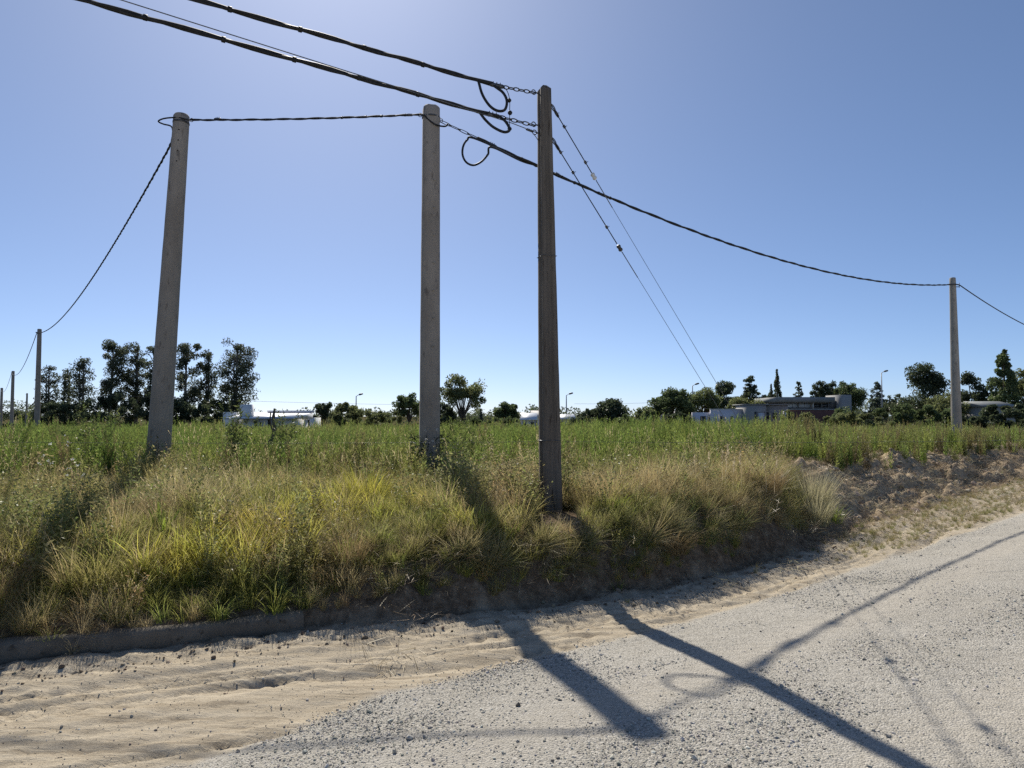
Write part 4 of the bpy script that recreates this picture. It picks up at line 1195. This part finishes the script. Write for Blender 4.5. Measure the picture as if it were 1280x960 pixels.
hedge("long olive hedge left of the stout grey pole", 436, 504, 508, 112, OLIVE, 3200, 301)
hedge("dark long hedge right of the stout grey pole, below the round-crowned tree", 556, 650, 517, 104, MID, 2600, 302)
hedge("dark hedge between the brown pole and the pale boundary wall", 716, 800, 519, 106, DARK, 2400, 303)
hedge("pale low hedge in front of the red brick wall", 1030, 1112, 513, 78, OLIVE, 3400, 304)
hedge("broad flat-topped hedge left of the pale pole, behind the street lamp", 1094, 1192, 503, 84, MID, 5200, 305)
hedge("dark clipped hedge between the pale pole and the roof", 1196, 1256, 507, 80, DARK, 4200, 306)
hedge("tall dark hedge at the picture's right edge", 1240, 1320, 501, 76, DARK, 5200, 307)

# ------------------------------------------------------------------ houses beyond the field
M_WHITE = speckled("white_render", (.62, .62, .62), (.76, .76, .75), .8, .7, .1, 5)
M_GREYR = speckled("grey_render", (.27, .265, .25), (.35, .345, .325), .85, .7, .1, 5)
M_LILAC = speckled("pale_render", (.60, .57, .60), (.72, .69, .71), .85, .5, .1, 5)
M_BRICK = speckled("red_brick", (.13, .058, .046), (.19, .085, .068), .85, 3, .2, 5)
M_ROOFW = speckled("white_sheet_roof", (.66, .67, .68), (.80, .80, .80), .45, .7, .05, 4)
M_ROOFG = speckled("grey_roof", (.19, .20, .195), (.28, .29, .28), .7, .6, .1, 4)
M_TILE = speckled("pale_tile_roof", (.36, .34, .32), (.50, .48, .45), .7, 2, .2, 4)
M_GLASS = speckled("dark_glass", (.02, .024, .028), (.04, .045, .05), .08, 1, 0, 2, spec=.8)
M_FRAME = speckled("window_frame", (.10, .10, .10), (.16, .16, .16), .5, 3, 0, 2)
M_PANEW = speckled("pale_blind", (.50, .54, .58), (.60, .64, .66), .4, 1, 0, 2)

def bx(name, mat, parent, *b):
    m = MB(); m.box(*b); return m.build(name, mat, parent)
def window(parent, x0, x1, z0, z1, yf, glass=M_GLASS, name="window"):
    """frame standing 3 cm proud of the wall face at y = yf, pane set into it"""
    m = MB(); t = .07; y0, y1 = yf - .03, yf + .02
    m.box(x0, x1, y0, y1, z1 - t, z1); m.box(x0, x1, y0, y1, z0, z0 + t); m.box(x0, x0 + t, y0, y1, z0 + t, z1 - t); m.box(x1 - t, x1, y0, y1, z0 + t, z1 - t)
    if x1 - x0 > 1.3: m.box((x0+x1)/2 - .03, (x0+x1)/2 + .03, y0, y1, z0 + t, z1 - t)
    f = m.build(name, M_FRAME, parent)
    bx("pane", glass, f, x0 + t, x1 - t, yf - .012, yf - .004, z0 + t, z1 - t)
    return f
def site(px, d):
    p = at(px, 520, d); z = gz(p.x, d); return Vector((p.x, d, z)), lambda q, py: ((q - px) / F_PX * d, at(px, py, d).z - z)

# white flat-roofed house on the left
o, u = site(325, 82); k = 82 / F_PX
hs = empty("house", o, "white flat-roofed house with white chimney, right of the eucalyptus trees", "house")
zr = u(0, 520)[1]
bx("wall", M_WHITE, hs, u(304,0)[0], u(366,0)[0], 0.0, 6.0, -.5, zr - .345)
bx("side_wall", M_WHITE, hs, u(270,0)[0], u(283,0)[0], 2.0, 5.0, -.5, u(0, 515)[1])
mb = MB(); x0_, x1_ = u(286,0)[0], u(371,0)[0]; za, zb_ = zr - .20, zr + .42
mb.add([(x0_,-1.2,za),(x1_,-1.2,za),(x1_,6.6,zb_),(x0_,6.6,zb_),(x0_,-1.2,za-.14),(x1_,-1.2,za-.14),(x1_,6.6,za-.14),(x0_,6.6,za-.14)], [(0,1,2,3),(4,7,6,5),(4,5,1,0),(5,6,2,1),(6,7,3,2),(7,4,0,3)])
rf = mb.build("roof", M_ROOFW, hs)
bx("eave_board", M_GREYR, rf, u(286,0)[0], u(371,0)[0], -1.26, -1.203, zr - .37, zr - .26)
bx("parapet", M_LILAC, rf, u(312,0)[0], u(374,0)[0], 5.9, 6.2, zr + .38, u(0, 516)[1] + .30)
bx("chimney", M_WHITE, rf, u(298,0)[0], u(311.5,0)[0], .4, 1.5, zr - .05, u(0, 505.5)[1])
for q in (327.5, 343): bx("post", M_GREYR, hs, u(q,0)[0] - .08, u(q,0)[0] + .08, -1.05, -.89, -.5, zr - .342)
window(hs, u(318,0)[0], u(322,0)[0], zr - 2.4, zr - .5, 0.0, name="door"); window(hs, u(324,0)[0], u(327,0)[0], zr - 1.8, zr - .7, 0.0)
window(hs, u(335,0)[0], u(342,0)[0], zr - 2.4, zr - .35, 0.0); window(hs, u(305.5,0)[0], u(309,0)[0], zr - .75, zr - .4, 0.0)
# small annex right of it
o, u = site(380, 96)
hs = empty("shed", o, "low white shed with dark open front beside the white flat-roofed house", "shed")
zr = u(0, 525)[1]
bx("wall", M_FRAME, hs, u(368,0)[0], u(388,0)[0], 0, 4, -.5, zr); bx("end_wall", M_WHITE, hs, u(388.2,0)[0], u(390.5,0)[0], -.4, 4.2, -.5, u(0, 522)[1])  # solid front box; its dark colour stands in for shade inside the shed
bx("roof", M_ROOFW, hs, u(366,0)[0], u(388,0)[0], -.5, 4.4, zr + .003, zr + .25)
# small gabled houses beyond
def gable(label, x0, x1, y_eave, y_ridge, d, roofm, seed, wallm=None):
    o, u = site((x0 + x1) / 2, d)
    h = empty("house", o, label, "house", "small gabled houses beyond the field")
    a, b = u(x0, 0)[0], u(x1, 0)[0]; ze, zr = u(0, y_eave)[1], u(0, y_ridge)[1]; D = 7.0
    bx("wall", wallm or M_WHITE, h, a + .3, b - .3, 0, D, -.5, ze)
    m = MB(); t = .12
    m.add([(a,-.5,ze-.05),(b,-.5,ze-.05),(b,D/2,zr),(a,D/2,zr),(a,D+.5,ze-.05),(b,D+.5,ze-.05),(a,-.5,ze-.05-t),(b,-.5,ze-.05-t),(b,D+.5,ze-.05-t),(a,D+.5,ze-.05-t)],
          [(0,1,2,3),(3,2,5,4),(6,7,1,0),(9,4,5,8),(0,3,4,9,6),(1,7,8,5,2),(6,9,8,7)])
    m.build("roof", roofm, h)
    w = (b - a) / 5
    window(h, a + w*.8, a + w*1.7, ze - 1.7, ze - .5, 0.0); window(h, a + w*3.1, a + w*4.1, ze - 1.7, ze - .5, 0.0)
    return h
gable("white house with a pale low roof just left of the brown pole", 650, 672, 524, 516, 122, M_ROOFW, 1)
gable("small house with a pale grey gable, nearly behind the brown pole", 664, 684, 521, 513, 140, M_TILE, 2)
gable("low white house showing just right of the brown pole", 697, 720, 523, 518, 118, M_ROOFW, 3)
gable("small pale house far left of the light green tree, roof barely above the bushes", 826, 872, 520, 513, 124, M_TILE, 4)
# pale boundary wall
o, u = site(905, 100)
w_ = empty("boundary_wall", o, "long pale lilac boundary wall left of the grey flat-roofed block", "wall")
bx("wall", M_LILAC, w_, u(866,0)[0], u(888,0)[0], .3, .6, -.5, u(0, 515.5)[1]); bx("wall", M_LILAC, w_, u(888.2,0)[0], u(935,0)[0], 0, .3, -.5, u(0, 512)[1])
bx("wall_cap", M_WHITE, w_, u(888,0)[0], u(935,0)[0], -.05, .35, u(0, 512)[1] + .003, u(0, 511.3)[1] + .02)
for q in (876, 900, 913, 927): window(w_, u(q,0)[0], u(q + (7 if q in (876, 927) else 3),0)[0], u(0, 526)[1] - .6, u(0, 522)[1] + .2, .3 if q == 876 else 0.0, name="grating")
for i, q in enumerate(range(868, 936, 9)):
    p = at(q, 520, 92); z = gz(p.x, 92); b = MB(); b.tube([(0, 0, -.2), (.02, 0, at(q, 521, 92).z - z)], .06, 6)
    po = b.build("fence_post", BARK, None, (p.x, 92, z)); tag(po, ("leftmost", "second from left", "third from left", "fourth from left", "fourth from right", "third from right", "second from right", "rightmost")[i] + " of the thin wooden posts before the pale lilac wall", "post", "posts before the pale wall")
# grey flat-roofed block
o, u = site(960, 98)
hs = empty("house", o, "grey flat-roofed block with a pale blue window, right of the pale lilac wall", "house")
zt = u(0, 506)[1]
bx("wall", M_GREYR, hs, u(934,0)[0], u(958,0)[0], 0, 5, -.5, zt - .05); bx("wall", M_GREYR, hs, u(958.2,0)[0], u(987,0)[0], .5, 6, -.5, zt - .08)
bx("roof", M_ROOFG, hs, u(933,0)[0], u(988,0)[0], -.15, 6.2, zt, zt + .12)
window(hs, u(947,0)[0], u(956.5,0)[0], u(0, 526)[1] - .3, u(0, 515)[1], 0.0, M_PANEW); window(hs, u(943,0)[0], u(946,0)[0], u(0, 526)[1], u(0, 514.5)[1], 0.0, name="door")
window(hs, u(959,0)[0], u(963,0)[0], u(0, 524)[1], u(0, 515)[1], .5); window(hs, u(967,0)[0], u(973,0)[0], u(0, 524)[1], u(0, 516)[1], .5)
# modern house with long glazing
o, u = site(1020, 112)
hs = empty("house", o, "modern grey house with a long flat roof and glazed band above the brick wall", "house")
zt = u(0, 496.5)[1]; zs = u(0, 503)[1]; zg = u(0, 511)[1]
bx("wall", M_GREYR, hs, u(970,0)[0], u(1063,0)[0], .5, 9, -.5, zg)
bx("upper_wall", M_GREYR, hs, u(985,0)[0], u(1040,0)[0], .9, 8, zg + .003, zs)
rf = bx("roof", M_ROOFG, hs, u(969,0)[0], u(1041,0)[0], -.9, 9.4, zs + .003, zt)
bx("tower", M_GREYR, hs, u(1050,0)[0], u(1064,0)[0], -.2, 5, -.5, u(0, 493.5)[1])
bx("side_volume", M_FRAME, hs, u(1041.2,0)[0], u(1049.8,0)[0], 1.2, 6, zg + .003, zs + .3)
for a_, b_2, gm in ((987, 1000, M_PANEW), (1001, 1016, M_PANEW), (1019, 1030, M_GLASS), (1031, 1039, M_GLASS)): window(hs, u(a_,0)[0], u(b_2,0)[0], zg + .15, zs - .1, .9, gm)
bx("post", M_WHITE, hs, u(1017,0)[0], u(1018.3,0)[0], .2, .4, zg + .01, zs)
# red brick garden wall
o, u = site(1015, 94)
w_ = empty("brick_wall", o, "dark red brick garden wall in front of the modern grey house", "wall")
bx("wall", M_BRICK, w_, u(985,0)[0], u(1050,0)[0], 0, .3, -.5, u(0, 512.5)[1]); bx("wall_cap", M_GREYR, w_, u(984.8,0)[0], u(1050.2,0)[0], -.05, .35, u(0, 512.5)[1] + .003, u(0, 511.8)[1])
bx("gate_post", M_LILAC, w_, u(980,0)[0], u(984,0)[0], -.1, .4, -.5, u(0, 513)[1])
make_tree("bush", "small leafy shrub in front of the grey block's right end", "bush", FT, 983, 507, 91, 16, 'bush', OLIVE, 500, 401, leaf=.24)
make_tree("bush", "olive rounded bush before the middle of the dark red brick wall", "bush", FT, 1010, 514, 89, 26, 'bush', OLIVE, 700, 402, leaf=.26)
make_tree("bush", "dark green bush before the modern house's right end", "bush", FT, 1052, 508, 90, 34, 'bush', MID, 1000, 403, leaf=.28)
# low grey-green roof on the right
gable("low building with a grey-green roof behind the clipped hedge at the right", 1226, 1272, 507, 501, 96, M_ROOFG, 5, M_GREYR)

# street lamps
M_STEEL = speckled("lamp_steel", (.26, .27, .27), (.38, .39, .39), .5, 2, .05, 3, metal=.3)
for px, top, d, lab in ((1103, 466, 100, "tall pale street lamp post rising above the flat-topped hedge"), (708, 494, 150, "distant street lamp just right of the brown pole"), (445, 495, 150, "distant street lamp above the long olive hedge"), (866, 482, 135, "thin lamp post half lost in the pale green tree")):
    o, u = site(px, d); h = u(0, top)[1]; k = d / 100
    e = empty("street_lamp", o, lab, "street lamp", "street lamps beyond the field")
    b = MB(); b.tube([(0, 0, -.3), (0, 0, h*.5), (0, 0, h)], [.10*k, .085*k, .06*k], 8); b.build("post", M_STEEL, e)
    b = MB(); b.tube(spline([(0, 0, h - .15), (.12*k, 0, h + .05), (.45*k, 0, h + .2*k)], 4), .04*k, 6); b.build("arm", M_STEEL, e)
    b = MB(); b.tube([(.35*k, 0, h + .15*k), (.45*k, 0, h + .2*k), (.85*k, 0, h + .30*k), (.95*k, 0, h + .31*k)], [.05*k, .13*k, .11*k, .04*k], 8); b.build("lamp_head", M_FRAME, e)

# ------------------------------------------------------------------ soil clods
def clods(name, label, x, y, size, cols):
    P, rot, sc = place(x, y, 1, 1, .6); P[:, 2] += size * .2
    scatter(name, label, "soil", P_STONE, P, rot, sc * size[:, None], jitter(pal(rng.random(len(x)), cols), .2), rng.integers(0, 8, len(x)))
x, y = candidates(-5, 15, 4.6, 20, 220, .8); s, w = zone(x, y)
pr = smooth(-.65, -.25, s + .3 * fbm(x * 1.5, y * 1.5, 271, 3)) * (s < .05) * .75 * smooth(7, 3, x) + (s > 0) * (s < w * .7) * (x > -1.3) * .35 * smooth(6, 3, x)
ok = rng.random(len(x)) < pr; x, y = x[ok], y[ok]
clods("soil_crumbs", "crumbled brown soil along the foot of the bank", x, y, np.clip(np.exp(rng.normal(-4.7, .55, len(x))), .003, .035), [(.10, .072, .048), (.19, .145, .10), (.30, .24, .175)])
x, y = candidates(4, 24, 9, 30, 60, 1.0); s, w = zone(x, y)
ok = (s > -.1) & (s < w * .8) & (rng.random(len(x)) < .55 * smooth(4.4, 5.6, x))
x, y = x[ok], y[ok]
clods("heap_clods", "lumps of brown earth in the ploughed-up heap", x, y, np.clip(np.exp(rng.normal(-3.5, .55, len(x))), .012, .10), [(.23, .175, .12), (.36, .285, .20), (.47, .385, .28)])

# ------------------------------------------------------------------ single plants one can pick out
def plant(name, label, cat, x, y, blades, mat, rz=0.0, s=1.0, group=None, sink=.02):
    o = link(name, blades.mesh(name, [mat]), None, None, (x, y, gz(x, y) - sink)); o.rotation_euler = (0, 0, rz); o.scale = (s, s, s)
    return tag(o, label, cat, group)
M_STRAWPALE = foliage("pale_tussock", (.36, .34, .19), (.52, .46, .30), .5, .45, .7)
M_TUSBROWN = foliage("brown_tussock", (.26, .19, .095), (.36, .27, .15), .4, .42, .8)
M_TUSRED = foliage("reddish_tussock", (.27, .185, .10), (.24, .25, .09), .3, .42, .9)
M_TUSYEL = foliage("yellow_tussock", (.30, .27, .09), (.46, .38, .18), .4, .48, .8)
M_BRIGHT = foliage("bright_green_blades", (.20, .28, .035), (.40, .40, .10), .25, .55, .6)
M_YELGRN = foliage("yellow_green_blades", (.30, .30, .04), (.46, .40, .08), .4, .55, .8)
M_BUSHG = foliage("bushy_weed", (.075, .105, .028), (.20, .20, .09), .3, .42, .9)
M_CREEP = foliage("creeper_leaves", (.045, .055, .028), (.55, .55, .58), .35, .3, .9)
M_PLUME = foliage("seed_plumes", (.34, .27, .15), (.55, .46, .30), .6, .45, .6)
def big_tuft(seed, n, h, rad, w, lean=(.05, .8), curl=(.4, 1.6)): return tuft(seed, n, h, rad, lean, curl, w, .55)
GP = "tussocks picked out on the bank"
plant("grass_tussock", "large pale straw-coloured tussock at the left end of the ploughed heap", "grass tussock", 4.75, 11.45, big_tuft(801, 620, .92, .24, .006, (.05, .55), (.2, 1.0)), M_STRAWPALE, group=GP)
plant("grass_tussock", "second pale tussock drooping just below the large straw-coloured one", "grass tussock", 4.55, 10.85, big_tuft(802, 420, .7, .2, .006), M_STRAWPALE, group=GP)
plant("grass_tussock", "brown swept-over tussock with a dark hollow beneath, left of the pale one", "grass tussock", 3.55, 10.35, big_tuft(803, 640, .82, .28, .005, (.2, .9), (.5, 1.6)), M_TUSBROWN, group=GP)
plant("grass_tussock", "reddish-brown tussock hanging over the end of the kerb", "grass tussock", -1.50, 6.75, big_tuft(804, 520, .72, .16, .005, (.05, .9), (.4, 1.7)), M_TUSRED, group=GP)
plant("grass_tussock", "yellowish drooping tussock behind the kerb at lower left", "grass tussock", -3.45, 6.05, big_tuft(805, 520, .74, .16, .0055, (.1, .9), (.6, 1.9)), M_TUSYEL, group=GP)
plant("grass_tussock", "tan tussock left of the yellowish drooping one, at the picture's lower left", "grass tussock", -4.05, 5.75, big_tuft(806, 420, .70, .16, .005, (.1, .9), (.6, 1.9)), M_TUSBROWN, group=GP)
plant("grass_tussock", "tall seeding tussock in front of the leaning pole's foot", "grass tussock", -4.75, 9.7, big_tuft(807, 460, .86, .18, .005, (.05, .6), (.3, 1.2)), M_TUSYEL, group=GP)
plant("grass_tussock", "bright yellow-green grass clump left of the stout grey pole", "grass tussock", -1.75, 8.7, big_tuft(808, 420, .72, .25, .009, (.05, .6), (.3, 1.1)), M_YELGRN, group=GP)
plant("grass_tussock", "yellow-green clump between the two shadows below the stout grey pole", "grass tussock", -.48, 7.45, big_tuft(809, 260, .45, .16, .008), M_YELGRN, group=GP)
plant("grass_tussock", "fresh green tuft on the lip right of the brown pole's shadow", "grass tussock", 1.15, 8.25, big_tuft(810, 260, .42, .16, .008), M_BRIGHT, group=GP)
plant("grass_tussock", "green tuft below the pale tussocks at the end of the bank", "grass tussock", 5.05, 11.6, big_tuft(811, 240, .42, .2, .008), M_BRIGHT, group=GP)
plant("grass_tussock", "dry tussock hanging down the cut bank right of the brown pole", "grass tussock", 1.75, 7.95, big_tuft(812, 380, .55, .16, .005, (.3, 1.1), (.7, 1.9)), M_TUSBROWN, group=GP)
plant("grass_tussock", "tan tussock at the far left edge before the green weeds", "grass tussock", -6.9, 10.2, big_tuft(813, 460, .85, .22, .005, (.05, .6), (.3, 1.2)), M_TUSBROWN, group=GP)
b = Blades(820)
for k in range(9):
    b.blade((b.r.uniform(-.02,.02), b.r.uniform(-.02,.02), 0), b.r.uniform(0, 6.28), b.r.uniform(.22, .40), .1, b.r.uniform(.4, 1.3), .034, 6, taper=False)
plant("broad_leaf_plant", "small bright broad-bladed plant standing alone in the lower-left grass", "plant", -3.35, 6.95, b, M_BRIGHT, s=1.35)
def shrub(seed, h, stems, nl, spread, lw=.02, ll=.07): return herb(seed, h, stems, nl, lw, ll, spread)
plant("bushy_weed", "dark bushy weed just right of the leaning pole", "weed", -4.35, 11.3, shrub(831, 1.05, 18, 70, .45), M_BUSHG, group="bushy weeds by the poles")
plant("bushy_weed", "tall dark green weed further right, before the white house", "weed", -3.55, 11.2, shrub(832, 1.0, 14, 60, .4), M_BUSHG, group="bushy weeds by the poles")
plant("bushy_weed", "dark bushy weed against the right side of the stout grey pole", "weed", -.80, 11.1, shrub(833, .92, 14, 60, .4), M_BUSHG, group="bushy weeds by the poles")
plant("bushy_weed", "dark green bushy weed left of the leaning pole", "weed", -6.6, 11.2, shrub(834, .95, 16, 60, .5), M_BUSHG, group="bushy weeds by the poles")
def creeper(seed, r0, h, n):
    b = Blades(seed); r = b.r
    for k in range(n):
        a = r.uniform(0, 6.28); q = r0 + r.uniform(.0, .12); z = h * r.random() ** 1.3
        b.leaf((math.cos(a)*q, math.sin(a)*q, z), (math.cos(a) + r.uniform(-.6,.6), math.sin(a) + r.uniform(-.6,.6), r.uniform(-.8,.8)), r.uniform(.03, .07), r.uniform(.02, .04), (r.random(), .2), .0 if r.random() < .95 else 1.0)
    for k in range(10):
        a = r.uniform(0, 6.28); b.blade((math.cos(a)*(r0+.02), math.sin(a)*(r0+.02), 0), a, h*r.uniform(.7, 1.1), .05, .2, .01, 4, (.2, .2))
    return b
plant("creeper", "dark creeper with pale flowers climbing the stout grey pole's foot", "plant", pB.x, pB.y - .02, creeper(841, .17, .82, 900), M_CREEP)
plant("creeper", "dark scrap of creeper round the pale pole's foot", "plant", pD.x, pD.y, creeper(842, .17, .62, 420), M_CREEP)
# flowering stalks
M_FLOWER = foliage("white_flowers", (.75, .75, .72), (.85, .85, .82), .2, .4, .3)
def flowering(label, x, y, h, n, seed, lean=.25):
    r = random.Random(seed); e = empty("flowering_weed", (x, y, gz(x, y) - .02), label, "weed", "flowering weeds in the bank grass")
    for k in range(n):
        b = Blades(seed * 31 + k); az = r.uniform(0, 6.28)
        tip = b.blade((r.uniform(-.1,.1), r.uniform(-.1,.1), 0), az, h*r.uniform(.75, 1.1), .03, lean*r.uniform(.6, 1.5), .007, 5, (.3, .3))
        link("stalk", b.mesh("stalk", [M_BUSHG]), None, e)
        f = Blades(seed * 37 + k)
        for j in range(9):
            a = r.uniform(0, 6.28); q = r.uniform(0, .014); f.leaf(tip + Vector((math.cos(a)*q, math.sin(a)*q, r.uniform(-.014,.012))), (math.cos(a), math.sin(a), r.uniform(-.3, 1.6)), .014, .011, (r.random(), .1), .1)
        link("flower_head", f.mesh("flower_head", [M_FLOWER]), None, e)
flowering("white-flowered weed among brown grass, far left above the kerb", -5.3, 8.3, .62, 5, 851)
flowering("white-flowered weed a little nearer the leaning pole than the far-left one", -4.75, 7.9, .55, 5, 852)
flowering("white-flowered weed highest in the left grass, beside the green weeds", -5.75, 9.3, .72, 4, 853)
flowering("leaning stalk with white flowers, left of the stout grey pole", -1.95, 9.6, 1.15, 2, 854, .55)
flowering("pale-flowered weed at the front of the stout grey pole", -1.15, 10.2, .78, 4, 855)
b = Blades(861)
for k in range(12):
    az = b.r.uniform(0, 6.28); bx_, by_ = b.r.uniform(-.55, .55), b.r.uniform(-.18, .18)
    e_ = b.blade((bx_, by_, 0), az, b.r.uniform(.32, .52), .02, .15, .006, 4, (.8, .9), t0=.5)
    for j in range(16): b.leaf(e_ - Vector((0, 0, .009*j)), (b.r.uniform(-.6,.6), b.r.uniform(-.6,.6), 1), .04, .013, (.9, .95), 1.0)
plant("seed_plume_grass", "pale upright seed plumes on the bank before the brown swept-over tussock", "grass", 2.95, 9.75, b, M_PLUME)
# dead bent stem before the white house
e = empty("dead_stem", (-4.15, 12.3, gz(-4.15, 12.3)), "dark bent dead stem standing before the white house", "dead plant")
b = MB(); b.tube(spline([(-.10, 0, -.1), (-.08, 0, .45), (.06, 0, .68), (.10, 0, .86), (.08, 0, 1.04), (.10, 0, 1.2)], 4), [.035]*9 + [.028]*9 + [.02]*3, 7); b.build("stem", BARK, e)
b = MB(); b.tube(spline([(.07, 0, .80), (.02, .02, .98), (.03, 0, 1.14)], 4), .013, 6); b.build("branch", BARK, e)

x, y = candidates(-5, 9, 3.4, 12, 900, .6); s, w = zone(x, y); g = poly_dist(GRV, x, y)[0]
ok = (g > -.05) & (s < -.02) & (rng.random(len(x)) < .35 + 1.2 * fbm(x * 2.5, y * 2.5, 281, 3)); x, y = x[ok], y[ok]
clods("verge_grit", "fine sandy grit strewn over the dirt verge", x, y, np.clip(np.exp(rng.normal(-5.9, .5, len(x))), .0015, .012), [(.24, .19, .135), (.40, .34, .26), (.54, .48, .39)])
